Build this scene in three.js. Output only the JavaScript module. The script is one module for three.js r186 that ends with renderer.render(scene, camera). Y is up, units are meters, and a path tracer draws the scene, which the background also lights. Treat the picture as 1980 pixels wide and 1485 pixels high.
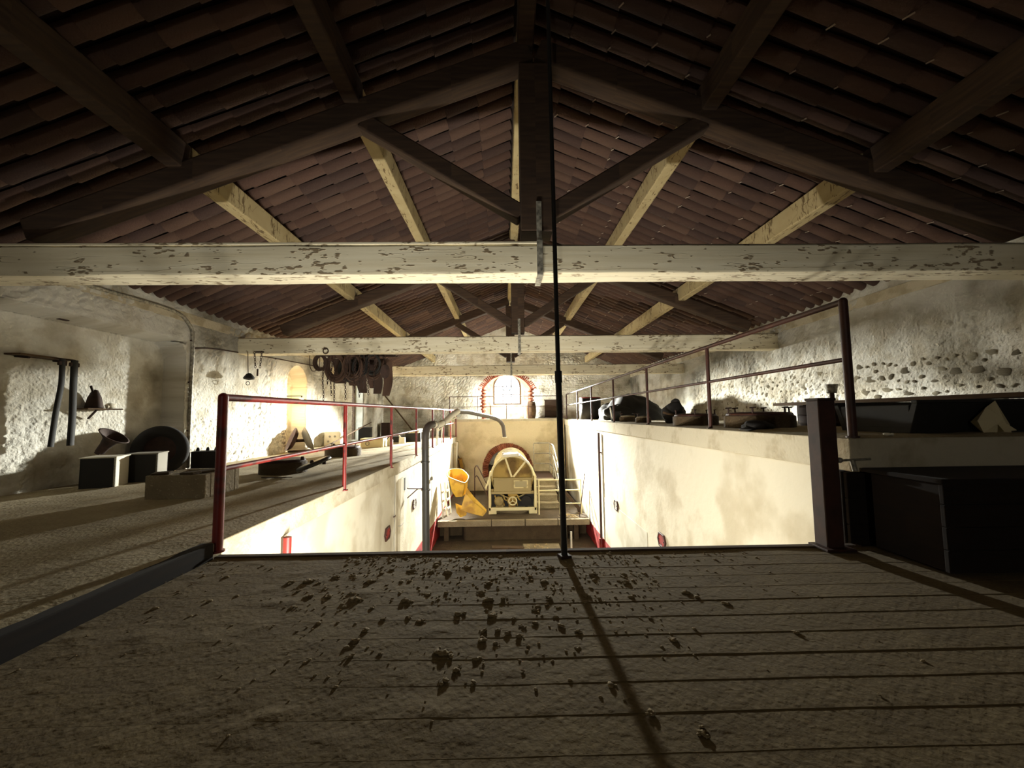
import * as THREE from 'three';
import { mergeGeometries, mergeVertices } from 'three/addons/utils/BufferGeometryUtils.js';
import { RoundedBoxGeometry } from 'three/addons/geometries/RoundedBoxGeometry.js';
import { RectAreaLightUniformsLib } from 'three/addons/lights/RectAreaLightUniformsLib.js';

// ------------------------------------------------------------------ camera, sky, lights, exposure
const scene = new THREE.Scene();
const camera = new THREE.PerspectiveCamera(85.74, 1980 / 1485, 0.05, 200);
camera.position.set(0, 3.6, 0);
camera.rotation.order = 'YXZ';
camera.rotation.set(Math.atan(60.5 / 800), -Math.atan(15 / 800), -0.012);
scene.background = new THREE.Color(0.72, 0.86, 1.0);
scene.backgroundIntensity = 9;
const renderer = new THREE.WebGLRenderer({ antialias: true });
renderer.toneMapping = THREE.LinearToneMapping;
renderer.toneMappingExposure = 1.0;
renderer.shadowMap.enabled = true;
RectAreaLightUniformsLib.init();
const SIDE = 2050, MIDDLE = 820, SPILL = 32, WORK = 840, WARM = 3.5, REAR = 17;   // brightness of the gallery floodlight's side and middle heads, its added spill bulb, the two pit lamps, the niche bulb, the added fill lamp behind the camera
const WHITE_LIGHT = new THREE.Color(0.96, 0.96, 0.86), PIT_LIGHT = new THREE.Color(0.98, 0.95, 0.84), WARM_LIGHT = new THREE.Color(1, 0.66, 0.28);

// ------------------------------------------------------------------ helpers
let seed = 7;
const rnd = () => { seed = (seed + 0x6d2b79f5) | 0; let t = Math.imul(seed ^ (seed >>> 15), 1 | seed); t = (t + Math.imul(t ^ (t >>> 7), 61 | t)) ^ t; return ((t ^ (t >>> 14)) >>> 0) / 4294967296; };
const rr = (a, b) => a + (b - a) * rnd();
const clamp = (v, a = 0, b = 1) => Math.min(b, Math.max(a, v));
const smooth = (a, b, v) => { const t = clamp((v - a) / (b - a)); return t * t * (3 - 2 * t); };
const lerp = (a, b, t) => a + (b - a) * t;
const hash = (x, y, z = 0) => { let h = Math.imul(x, 374761393) ^ Math.imul(y, 668265263) ^ Math.imul(z, 1274126177); h = Math.imul(h ^ (h >>> 13), 1274126177); return ((h ^ (h >>> 16)) >>> 0) / 4294967296; };
const wrap = (i, p) => (p ? ((i % p) + p) % p : i);
function vn(x, y, p = 0, s = 0) {                                  // value noise, repeating after p cells if p is given
  const i = Math.floor(x), j = Math.floor(y), u = x - i, v = y - j, a = u * u * (3 - 2 * u), b = v * v * (3 - 2 * v);
  const h = (m, n) => hash(wrap(m, p), wrap(n, p), s);
  return lerp(lerp(h(i, j), h(i + 1, j), a), lerp(h(i, j + 1), h(i + 1, j + 1), a), b);
}
function fbm(x, y, o = 4, p = 0, s = 0) { let v = 0, a = 0.5, t = 0; for (let k = 0; k < o; k++) { v += a * vn(x, y, p, s + k); t += a; x *= 2; y *= 2; p *= 2; a *= 0.5; } return v / t; }
function cells(x, y, s = 0) {                                      // distance to the nearest and second nearest cell point, and the cell's own number
  const i = Math.floor(x), j = Math.floor(y); let d1 = 9, d2 = 9, id = 0;
  for (let m = -1; m < 2; m++) for (let n = -1; n < 2; n++) {
    const h = hash(i + m, j + n, s), g = hash(i + m, j + n, s + 31), d = Math.hypot(i + m + 0.1 + 0.8 * h - x, j + n + 0.1 + 0.8 * g - y);
    if (d < d1) { d2 = d1; d1 = d; id = hash(i + m, j + n, s + 77); } else if (d < d2) d2 = d;
  }
  return [d1, d2, id];
}
function tex(n, fn, data = false) {
  const a = new Uint8Array(n * n * 4);
  for (let j = 0; j < n; j++) for (let i = 0; i < n; i++) {
    const c = fn(i / n, j / n), k = 4 * (j * n + i);
    const [r, g, b] = Array.isArray(c) ? c : [c, c, c];
    a[k] = clamp(r) * 255; a[k + 1] = clamp(g) * 255; a[k + 2] = clamp(b) * 255; a[k + 3] = 255;
  }
  const t = new THREE.DataTexture(a, n, n, THREE.RGBAFormat);
  t.wrapS = t.wrapT = THREE.RepeatWrapping; t.magFilter = THREE.LinearFilter; t.minFilter = THREE.LinearMipmapLinearFilter; t.generateMipmaps = true;
  if (!data) t.colorSpace = THREE.SRGBColorSpace;
  t.needsUpdate = true;
  return t;
}
const mix3 = (a, b, t) => [lerp(a[0], b[0], t), lerp(a[1], b[1], t), lerp(a[2], b[2], t)];
const hex = (h) => [(h >> 16 & 255) / 255, (h >> 8 & 255) / 255, (h & 255) / 255];
function sized(t, m) { t.repeat.set(1 / m, 1 / m); return t; }     // uv are metres; the picture repeats after m metres

// geometry helpers -------------------------------------------------
function boxUV(g) {                                                // uv in metres, chosen by the way each face looks
  if (g.index) g = g.toNonIndexed();
  g.computeVertexNormals !== undefined && !g.attributes.normal && g.computeVertexNormals();
  const p = g.attributes.position, n = g.attributes.normal, uv = new Float32Array(p.count * 2);
  for (let t = 0; t < p.count; t += 3) {
    let nx = 0, ny = 0, nz = 0;
    for (let k = 0; k < 3; k++) { nx += n.getX(t + k); ny += n.getY(t + k); nz += n.getZ(t + k); }
    nx = Math.abs(nx); ny = Math.abs(ny); nz = Math.abs(nz);
    for (let k = 0; k < 3; k++) {
      const x = p.getX(t + k), y = p.getY(t + k), z = p.getZ(t + k), q = 2 * (t + k);
      if (nx >= ny && nx >= nz) { uv[q] = z; uv[q + 1] = y; } else if (ny >= nz) { uv[q] = x; uv[q + 1] = z; } else { uv[q] = x; uv[q + 1] = y; }
    }
  }
  g.setAttribute('uv', new THREE.BufferAttribute(uv, 2));
  for (const k of Object.keys(g.attributes)) if (!['position', 'normal', 'uv', 'color'].includes(k)) g.deleteAttribute(k);
  return g;
}
const V = (x, y, z) => new THREE.Vector3(x, y, z);
function place(g, x = 0, y = 0, z = 0, rx = 0, ry = 0, rz = 0) { const m = new THREE.Matrix4().makeRotationFromEuler(new THREE.Euler(rx, ry, rz, 'YXZ')); m.setPosition(x, y, z); return g.applyMatrix4(m); }
function box(w, h, d, x = 0, y = 0, z = 0, b = 0.006, rx = 0, ry = 0, rz = 0) {   // centre x, z; y is the underside
  const r = Math.min(b, w / 2.1, h / 2.1, d / 2.1);
  const g = b > 0 ? new RoundedBoxGeometry(w, h, d, 1, r) : new THREE.BoxGeometry(w, h, d);
  g.translate(0, h / 2, 0);
  return boxUV(place(g, x, y, z, rx, ry, rz));
}
const boxAt = (x0, x1, y0, y1, z0, z1, b = 0.006) => box(Math.abs(x1 - x0), y1 - y0, Math.abs(z1 - z0), (x0 + x1) / 2, y0, (z0 + z1) / 2, b);
function cyl(r0, r1, h, x = 0, y = 0, z = 0, rx = 0, rz = 0, n = 20, open = false) { const g = new THREE.CylinderGeometry(r1, r0, h, n, 1, open); g.translate(0, h / 2, 0); return boxUV(place(g, x, y, z, rx, 0, rz)); }
function rod(a, b, r, n = 10, r2 = r) {                            // straight round bar from a to b
  const d = b.clone().sub(a), g = new THREE.CylinderGeometry(r2, r, d.length(), n);
  g.translate(0, d.length() / 2, 0);
  g.applyQuaternion(new THREE.Quaternion().setFromUnitVectors(V(0, 1, 0), d.normalize())); g.translate(a.x, a.y, a.z);
  return boxUV(g);
}
function bar(a, b, w, t) {                                         // square bar from a to b
  const d = b.clone().sub(a), L = d.length(), g = new RoundedBoxGeometry(w, L, t, 1, Math.min(w, t) * 0.12);
  g.translate(0, L / 2, 0);
  const y = d.normalize(), x = Math.abs(y.z) > 0.9 ? V(1, 0, 0) : V(0, 0, 1).cross(y).multiplyScalar(-1).normalize(), z = x.clone().cross(y).normalize(), xx = y.clone().cross(z);
  g.applyMatrix4(new THREE.Matrix4().makeBasis(xx, y, z)); g.translate(a.x, a.y, a.z);
  return boxUV(g);
}
function tube(pts, r, n = 8, seg = 0, closed = false) { const c = new THREE.CatmullRomCurve3(pts, closed, 'catmullrom', 0.35); return boxUV(new THREE.TubeGeometry(c, seg || pts.length * 8, r, n, closed)); }
function lathe(prof, n = 32, x = 0, y = 0, z = 0, rx = 0, ry = 0, rz = 0) { return boxUV(place(new THREE.LatheGeometry(prof.map(([r, h]) => new THREE.Vector2(r, h)), n), x, y, z, rx, ry, rz)); }
function prism(pts, depth, bevel = 0, holes = []) {
  const s = new THREE.Shape(pts.map(([x, y]) => new THREE.Vector2(x, y)));
  for (const h of holes) s.holes.push(new THREE.Path(h.map(([x, y]) => new THREE.Vector2(x, y))));
  return new THREE.ExtrudeGeometry(s, { depth, bevelEnabled: bevel > 0, bevelSize: bevel, bevelThickness: bevel, bevelSegments: 1, curveSegments: 16 });
}
function grid(nu, nv, fn, skip) {                                  // a surface fn(u, v) -> [x, y, z, s, t], s and t in metres
  const pos = [], uv = [], idx = [];
  for (let j = 0; j <= nv; j++) for (let i = 0; i <= nu; i++) { const q = fn(i / nu, j / nv); pos.push(q[0], q[1], q[2]); uv.push(q[3], q[4]); }
  for (let j = 0; j < nv; j++) for (let i = 0; i < nu; i++) {
    if (skip && skip((i + 0.5) / nu, (j + 0.5) / nv)) continue;
    const a = j * (nu + 1) + i; idx.push(a, a + 1, a + nu + 2, a, a + nu + 2, a + nu + 1);
  }
  const g = new THREE.BufferGeometry();
  g.setAttribute('position', new THREE.Float32BufferAttribute(pos, 3)); g.setAttribute('uv', new THREE.Float32BufferAttribute(uv, 2)); g.setIndex(idx); g.computeVertexNormals();
  return g;
}
function tint(g, fn) { const p = g.attributes.position, c = new Float32Array(p.count * 3); for (let i = 0; i < p.count; i++) { const q = fn(p.getX(i), p.getY(i), p.getZ(i)); c[3 * i] = q[0]; c[3 * i + 1] = q[1]; c[3 * i + 2] = q[2]; } g.setAttribute('color', new THREE.BufferAttribute(c, 3)); return g; }
function roughen(g, amp, f = 3, s = 0) {                           // push a closed lump in and out
  g = mergeVertices(g.deleteAttribute('normal').deleteAttribute('uv'));
  const p = g.attributes.position;
  for (let i = 0; i < p.count; i++) {
    const x = p.getX(i), y = p.getY(i), z = p.getZ(i), k = 1 + amp * (fbm(x * f + 5.3 * s, y * f + z * f * 1.3 + s, 3, 0, s) - 0.5) * 2;
    p.setXYZ(i, x * k, y * k, z * k);
  }
  g.computeVertexNormals();
  return boxUV(g);
}

// naming helpers ---------------------------------------------------
const used = {};
function numbered(n) { const k = used[n] = (used[n] ?? -1) + 1; return k ? `${n}_${String(k).padStart(3, '0')}` : n; }
function mesh(name, geos, mat, parent) {
  const g = Array.isArray(geos) ? (geos.length > 1 ? mergeGeometries(geos) : geos[0]) : geos;
  const m = new THREE.Mesh(g, mat); m.name = parent ? name : numbered(name); (parent || scene).add(m);
  return m;
}
function tag(o, label, category, group) { o.userData = { label, category }; if (group) o.userData.group = group; return o; }
function thing(name, label, category, [x, y, z] = [0, 0, 0], turn = 0, group) { const o = new THREE.Group(); o.name = numbered(name); scene.add(o); o.position.set(x, y, z); o.rotation.y = turn; return tag(o, label, category, group); }
function struct(name, [x, y, z] = [0, 0, 0]) { const o = new THREE.Group(); o.name = name; scene.add(o); o.position.set(x, y, z); o.userData = { kind: 'structure' }; return o; }
const stuff = (o) => { o.userData = { ...o.userData, kind: 'stuff' }; return o; };
function another(src, label, pos, turn) { const c = src.clone(); c.name = numbered(src.name.replace(/_\d{3}$/, '')); c.userData = { ...src.userData, label }; scene.add(c); c.position.set(...pos); if (turn !== undefined) c.rotation.y = turn; return c; }

// ------------------------------------------------------------------ materials
const std = (o) => new THREE.MeshStandardMaterial({ roughness: 0.85, metalness: 0, ...o });
const tGrain = tex(512, (u, v) => fbm(u * 16, v * 16, 5, 16, 3), true);
const tPlaster = tex(512, (u, v) => { const n = fbm(u * 6, v * 6, 5, 6, 11), s = fbm(u * 3, v * 3, 3, 3, 21); return mix3(hex(0xeeebe0), hex(0xc8bfab), smooth(0.5, 0.78, n) * 0.75 + 0.25 * smooth(0.5, 0.8, s)); });
const tConcrete = tex(512, (u, v) => { const n = fbm(u * 8, v * 8, 5, 8, 5), s = vn(u * 120, v * 120, 120, 9); return mix3(mix3(hex(0x9c8f74), hex(0x766850), n), hex(0xb9ad92), s > 0.86 ? 0.5 : 0); });
const tDust = tex(512, (u, v) => { const n = fbm(u * 5, v * 5, 6, 5, 15), s = vn(u * 170, v * 170, 170, 19); return mix3(mix3(hex(0xa59879), hex(0x7b6c50), n), s > 0.5 ? hex(0xb4a888) : hex(0x564833), Math.abs(s - 0.5) * 0.5); });
const tPale = tex(512, (u, v) => { const n = fbm(u * 5, v * 5, 6, 5, 17), s = vn(u * 150, v * 150, 150, 18); return mix3(mix3(hex(0xbdb196), hex(0x8f8265), n), s > 0.5 ? hex(0xc8bda0) : hex(0x6f6248), Math.abs(s - 0.5) * 0.4); });
const tPaintWood = tex(1024, (u, v) => {
  const st = fbm(u * 8, v * 30, 4, 0, 25), fl = fbm(u * 90, v * 44, 4, 0, 27), big = fbm(u * 12, v * 4, 3, 0, 29), cr = Math.abs(fbm(u * 7, v * 16, 3, 0, 26) - 0.5);
  const worn = Math.max(smooth(0.67, 0.73, fl * 0.72 + big * 0.34), smooth(0.008, 0.002, cr) * smooth(0.35, 0.55, big));
  return mix3(mix3(hex(0xe8e0c8), hex(0xcfc2a2), st), hex(0x75634a), worn * 0.85);
});
const tDarkWood = tex(256, (u, v) => { const st = fbm(u * 3, v * 30, 4, 0, 35); return mix3(hex(0x7c654a), hex(0x46352a), st); });
const tRust = tex(256, (u, v) => { const n = fbm(u * 8, v * 8, 4, 8, 41); return mix3(hex(0x4a332a), hex(0x2a1f1b), n); });
const tRed = tex(256, (u, v) => { const n = fbm(u * 10, v * 10, 4, 10, 45); return mix3(hex(0xa2322a), hex(0x4d1a17), smooth(0.42, 0.8, n) * 0.8); });
const tCream = tex(256, (u, v) => { const n = fbm(u * 6, v * 6, 5, 6, 51); return mix3(hex(0xd8c893), hex(0x8c7748), smooth(0.45, 0.75, n)); });
const tYellow = tex(256, (u, v) => { const n = fbm(u * 5, v * 5, 4, 5, 55); return mix3(hex(0xe0b23e), hex(0xb98a2f), smooth(0.4, 0.75, n)); });
const tBrick = tex(256, (u, v) => { const n = fbm(u * 12, v * 12, 4, 12, 61); return mix3(hex(0xa8664a), hex(0x7b4634), n); });
const rep = (t, m) => { const c = t.clone(); c.needsUpdate = true; return sized(c, m); };
const rep2 = (t, a, b) => { const c = rep(t, 1); c.repeat.set(1 / a, 1 / b); return c; };
const M = {
  wall: std({ map: rep(tPlaster, 1.7), vertexColors: true, bumpMap: rep(tGrain, 0.5), bumpScale: 0.012, roughness: 0.95 }),
  stone: std({ map: rep(tPlaster, 0.4), color: 0xb0a78f, bumpMap: rep(tGrain, 0.25), bumpScale: 0.006, roughness: 0.95 }),
  pit: std({ map: rep(tPlaster, 3.1), color: 0xdcd6c8, bumpMap: rep(tGrain, 1.3), bumpScale: 0.004, roughness: 0.8 }),
  fascia: std({ map: rep(tPlaster, 1.1), color: 0xcbc3b2, bumpMap: rep(tGrain, 0.4), bumpScale: 0.006, roughness: 0.9 }),
  concrete: std({ map: rep(tConcrete, 1.6), bumpMap: rep(tGrain, 0.4), bumpScale: 0.008, roughness: 0.92 }),
  darkConcrete: std({ map: rep(tConcrete, 1.1), color: 0x8a7d6c, bumpMap: rep(tGrain, 0.4), bumpScale: 0.008, roughness: 0.92 }),
  dust: std({ map: rep(tDust, 1.3), color: 0xc8bb9c, bumpMap: rep(tGrain, 0.3), bumpScale: 0.002, roughness: 1 }),
  vatTop: std({ map: rep(tPale, 2.1), color: 0xf4f0e6, bumpMap: rep(tGrain, 0.3), bumpScale: 0.004, roughness: 1 }),
  clod: std({ map: rep(tDust, 0.3), color: 0xf0e6d4, roughness: 1 }),
  beam: std({ map: rep2(tPaintWood, 6.1, 1.1), bumpMap: rep2(tPaintWood, 6.1, 1.1), bumpScale: 0.004, roughness: 0.85 }),
  purlin: std({ map: rep2(tPaintWood, 1.5, 4), color: 0xc9bea2, roughness: 0.9 }),
  darkWood: std({ color: 0xa89c94, map: rep(tDarkWood, 0.8), bumpMap: rep(tDarkWood, 0.8), bumpScale: 0.003, roughness: 0.9 }),
  veryDarkWood: std({ map: rep(tDarkWood, 0.8), color: 0x4a3d33, roughness: 1 }),
  oldBoard: std({ map: rep(tDarkWood, 0.7), color: 0xd9cfb8, roughness: 0.95 }),
  paleBoard: std({ map: rep(tPaintWood, 0.7), roughness: 0.9 }),
  tile: std({ vertexColors: true, bumpMap: rep(tGrain, 0.2), bumpScale: 0.004, roughness: 0.95 }),
  deck: std({ color: 0x2a1d17, roughness: 1 }),
  mortar: std({ color: 0x9a8a7a, roughness: 1 }),
  rust: std({ map: rep(tRust, 0.4), roughness: 0.75, metalness: 0.35 }),
  rope: std({ color: 0x42322a, roughness: 1 }),
  rope2: std({ color: 0x523c30, roughness: 0.9 }),
  drumEnd: std({ map: rep(tCream, 1.9), color: 0xcfba84, roughness: 0.7 }),
  apron: std({ map: rep(tCream, 2.3), color: 0xc0b8a8, roughness: 0.6 }),
  redPaint: std({ map: rep(tRed, 0.9), color: 0xc49c92, roughness: 0.5 }),
  redWash: std({ map: rep(tRed, 1.2), color: 0xf08a7c, roughness: 0.9 }),
  darkSteel: std({ map: rep(tRust, 0.5), color: 0xffc4b0, roughness: 0.55, metalness: 0.1 }),
  postSteel: std({ map: rep(tRust, 0.5), color: 0xffcdb8, roughness: 0.7 }),
  black: std({ color: 0x1b1815, roughness: 0.7 }),
  rubber: std({ color: 0x24211f, roughness: 0.9 }),
  pipe: std({ color: 0x35332f, roughness: 0.5 }),
  hose: std({ color: 0x443b36, roughness: 0.6 }),
  whiteHose: std({ color: 0xe3dccb, roughness: 0.6 }),
  galv: std({ map: rep(tGrain, 0.5), color: 0xc9c2b0, roughness: 0.5, metalness: 0.3 }),
  creamMetal: std({ map: rep(tCream, 0.8), roughness: 0.6 }),
  creamClean: std({ color: 0xe0d3a4, roughness: 0.55 }),
  yellow: std({ map: rep(tYellow, 0.9), roughness: 0.5, side: THREE.DoubleSide }),
  white: std({ color: 0xded7c3, roughness: 0.7 }),
  grey: std({ color: 0x8f8a7e, roughness: 0.8 }),
  brick: std({ map: rep(tBrick, 0.3), bumpMap: rep(tGrain, 0.12), bumpScale: 0.005, roughness: 0.95 }),
  redBrick: std({ map: rep(tPlaster, 0.9), color: 0xd9a898, roughness: 0.95 }),
  paper: std({ color: 0xd8cba4, roughness: 0.95, side: THREE.DoubleSide }),
  glass: new THREE.MeshPhysicalMaterial({ color: 0xffffff, transmission: 1, thickness: 0, roughness: 0.02 }),
  straw: std({ color: 0xb8a276, roughness: 1 }),
};
M.brickTone = [0xffffff, 0xe2cdbd, 0xc9b3a4].map((c) => std({ map: M.brick.map, bumpMap: M.brick.bumpMap, bumpScale: 0.005, color: c, roughness: 0.95 }));
M.jambTone = [0xffe6dc, 0xf6d4c8, 0xe8c2b6].map((c) => std({ map: M.brick.map, color: c, roughness: 0.95 }));
M.stoneTone = [0xb0a896, 0x968e7d, 0xc9c2b0].map((c) => std({ map: M.stone.map, bumpMap: M.stone.bumpMap, bumpScale: 0.006, color: c, roughness: 0.95 }));

// ------------------------------------------------------------------ main measures
const XL = -5.25, XR = 5.55, ZB = -18, ZF = 7.5;                    // inner faces of the hall
const EL = -1.98, ER = 2.45;                                        // edges of the two rows of vats
const YL = 2.77, YR = 3.42, YF = 2.66, YG = 3.46, YP = 0.58;        // tops: left vats, right vats, loft floor, gallery, press platform
const CX = 0.2, roofY = (x) => 7.5 - 0.385 * Math.abs(x - CX), rafterY = (x, c) => 7.05 - 0.385 * Math.abs(x - c);

// ------------------------------------------------------------------ walls
function stoneRelief(a, b, s) {                                     // rubble, bricks in courses and smooth whitewash in turns
  const kind = fbm(a * 0.55, b * 0.7, 2, 0, s + 90);
  const [d1, d2] = cells(a * 5.5 + 0.4 * vn(a * 3, b * 3, 0, s), b * 9, s);
  const rub = smooth(0.0, 0.22, d2 - d1) * 0.03 - 0.012 * smooth(0.62, 0.8, fbm(a * 14, b * 14, 2, 0, s + 51));
  const row = Math.floor(b / 0.075), u = (a + (row % 2) * 0.13) / 0.26, f = Math.abs(u - Math.round(u)) * 0.26, e = (b / 0.075 - row - 0.5);
  const br = (smooth(0, 0.012, f) * smooth(0.5, 0.36, Math.abs(e) + 0.06 * vn(a * 9, b * 9, 0, s))) * 0.017 * (0.4 + hash(row, Math.round(u - 0.5), s));
  const k = smooth(0.48, 0.54, kind), hush = smooth(0.25, 0.6, fbm(a * 1.3 + 7, b * 1.3, 3, 0, s + 40));
  return lerp(rub, br, k) * lerp(0.45, 1, hush) + 0.014 * fbm(a * 2.2, b * 2.2, 4, 0, s + 60) + 0.006 * fbm(a * 22, b * 22, 2, 0, s + 66);
}
const stain = (a, b, s) => { const n = fbm(a * 0.8, b * 0.8, 4, 0, s), m = fbm(a * 3, b * 3, 3, 0, s + 9), k = clamp(1 - 0.5 * smooth(0.5, 0.75, n) - 0.22 * smooth(0.5, 0.8, m)); return [k, k * lerp(0.94, 1, k), k * lerp(0.8, 1, k)]; };
// openings in the left wall: the deep arched recess nearest the camera, the lamp niche, the doorway
function leftDepth(z, y) {
  let d = 0;
  const ze = -6.85, top = 4.86, rad = 0.3;                          // recess: from behind the camera to z = -6.85, its far top corner rounded
  if (z > ze) {
    const cz = ze + rad, cy = top - rad;
    const out = y > top ? y - top : (z < cz && y > cy ? Math.hypot(z - cz, y - cy) - rad : -Math.min(z - ze, top - y));
    d = Math.max(d, 0.32 * smooth(0.012, -0.012, out));
  }
  const nc = -10.55, hw = 0.47, spring = 4.42;                      // niche with a round head
  const o = y > spring ? Math.hypot(z - nc, y - spring) - hw : Math.abs(z - nc) - hw;
  d = Math.max(d, 0.34 * smooth(0.015, -0.015, o));
  return d;
}
const DOOR = [-15.5, -14.35, 4.78];
{
  const w = struct('wall_left'), s = 3;
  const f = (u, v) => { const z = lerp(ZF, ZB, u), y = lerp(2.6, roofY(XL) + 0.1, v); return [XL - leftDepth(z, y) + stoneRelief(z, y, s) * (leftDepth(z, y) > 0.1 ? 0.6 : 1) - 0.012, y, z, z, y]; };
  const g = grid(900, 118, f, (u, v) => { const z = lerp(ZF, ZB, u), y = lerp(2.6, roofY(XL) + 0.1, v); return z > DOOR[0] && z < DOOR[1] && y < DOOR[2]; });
  mesh('plaster', tint(g, (x, y, z) => { const k = stain(z, y, 14), up = 0.68 + 0.32 * smooth(5.0, 4.2, y + 0.6 * (fbm(z, y, 3, 0, 37) - 0.5)); return k.map((c) => c * up); }), M.wall, w);  // random stains, plus shade below the roof painted in by height
  mesh('masonry', [boxAt(-6.1, -5.66, 0, 6, ZF, DOOR[1], 0), boxAt(-6.1, -5.66, 0, 6, DOOR[0], ZB - 0.6, 0), boxAt(-6.1, -5.66, DOOR[2], 6, DOOR[1], DOOR[0], 0), boxAt(-6.1, -5.66, 0, YL - 0.02, DOOR[1], DOOR[0], 0),
    boxAt(-5.66, -5.3, 5.2, 6, ZF, ZB, 0), boxAt(-5.66, -5.27, 2.3, DOOR[2] + 0.1, DOOR[0], DOOR[0] - 0.12, 0), boxAt(-5.66, -5.27, 2.3, DOOR[2] + 0.1, DOOR[1] + 0.12, DOOR[1], 0), boxAt(-5.66, -5.27, DOOR[2], DOOR[2] + 0.12, DOOR[0], DOOR[1], 0), boxAt(-5.8, -5.2, 2.3, YL - 0.01, DOOR[0], DOOR[1], 0)], M.pit, w);
}
const cob = [];
{
  const w = struct('wall_right'), s = 8;
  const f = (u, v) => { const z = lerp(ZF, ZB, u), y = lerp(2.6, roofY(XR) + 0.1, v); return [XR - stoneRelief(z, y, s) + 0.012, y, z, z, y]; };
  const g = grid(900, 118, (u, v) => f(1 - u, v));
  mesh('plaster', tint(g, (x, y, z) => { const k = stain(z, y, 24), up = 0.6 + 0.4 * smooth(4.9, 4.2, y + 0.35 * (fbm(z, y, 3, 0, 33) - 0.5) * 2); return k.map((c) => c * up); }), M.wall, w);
  mesh('masonry', [boxAt(XR + 0.05, XR + 0.5, 0, 6, ZF, ZB - 0.6, 0)], M.pit, w);
  // river stones set in the lower wall
  const geo = [0, 1, 2].map((k) => roughen(new THREE.IcosahedronGeometry(1, 1), 0.22, 1.3, k + 1));
  let n = 0;
  for (let t = 0; t < 3000 && n < 280; t++) {
    const z = rr(-10.5, -3.2), y = rr(3.48, 4.3), r = rr(0.025, 0.075);
    if (fbm(z * 0.9, y * 1.2, 3, 0, 44) < 0.42 || cob.some(([a, b, c]) => Math.hypot(a - z, b - y) < c + r + 0.03)) continue;
    cob.push([z, y, r]);
    const m = mesh('stone', geo[n % 3], M.stoneTone[n % 3], w);
    m.position.set(XR + 0.006, y, z); m.scale.set(0.026, r * rr(0.7, 1), r * rr(1, 1.5)); m.rotation.x = rr(-0.5, 0.5); n++;
  }
}
const NC = 0.12, NH = 1.12, NS = 4.75;                             // gallery window niche: centre, half width and springing of its segmental head
const archY = (x, hw, spring, rise) => { const R = (hw * hw + rise * rise) / (2 * rise); return spring + rise - R + Math.sqrt(Math.max(0, R * R - (x - NC) ** 2)); };
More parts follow.
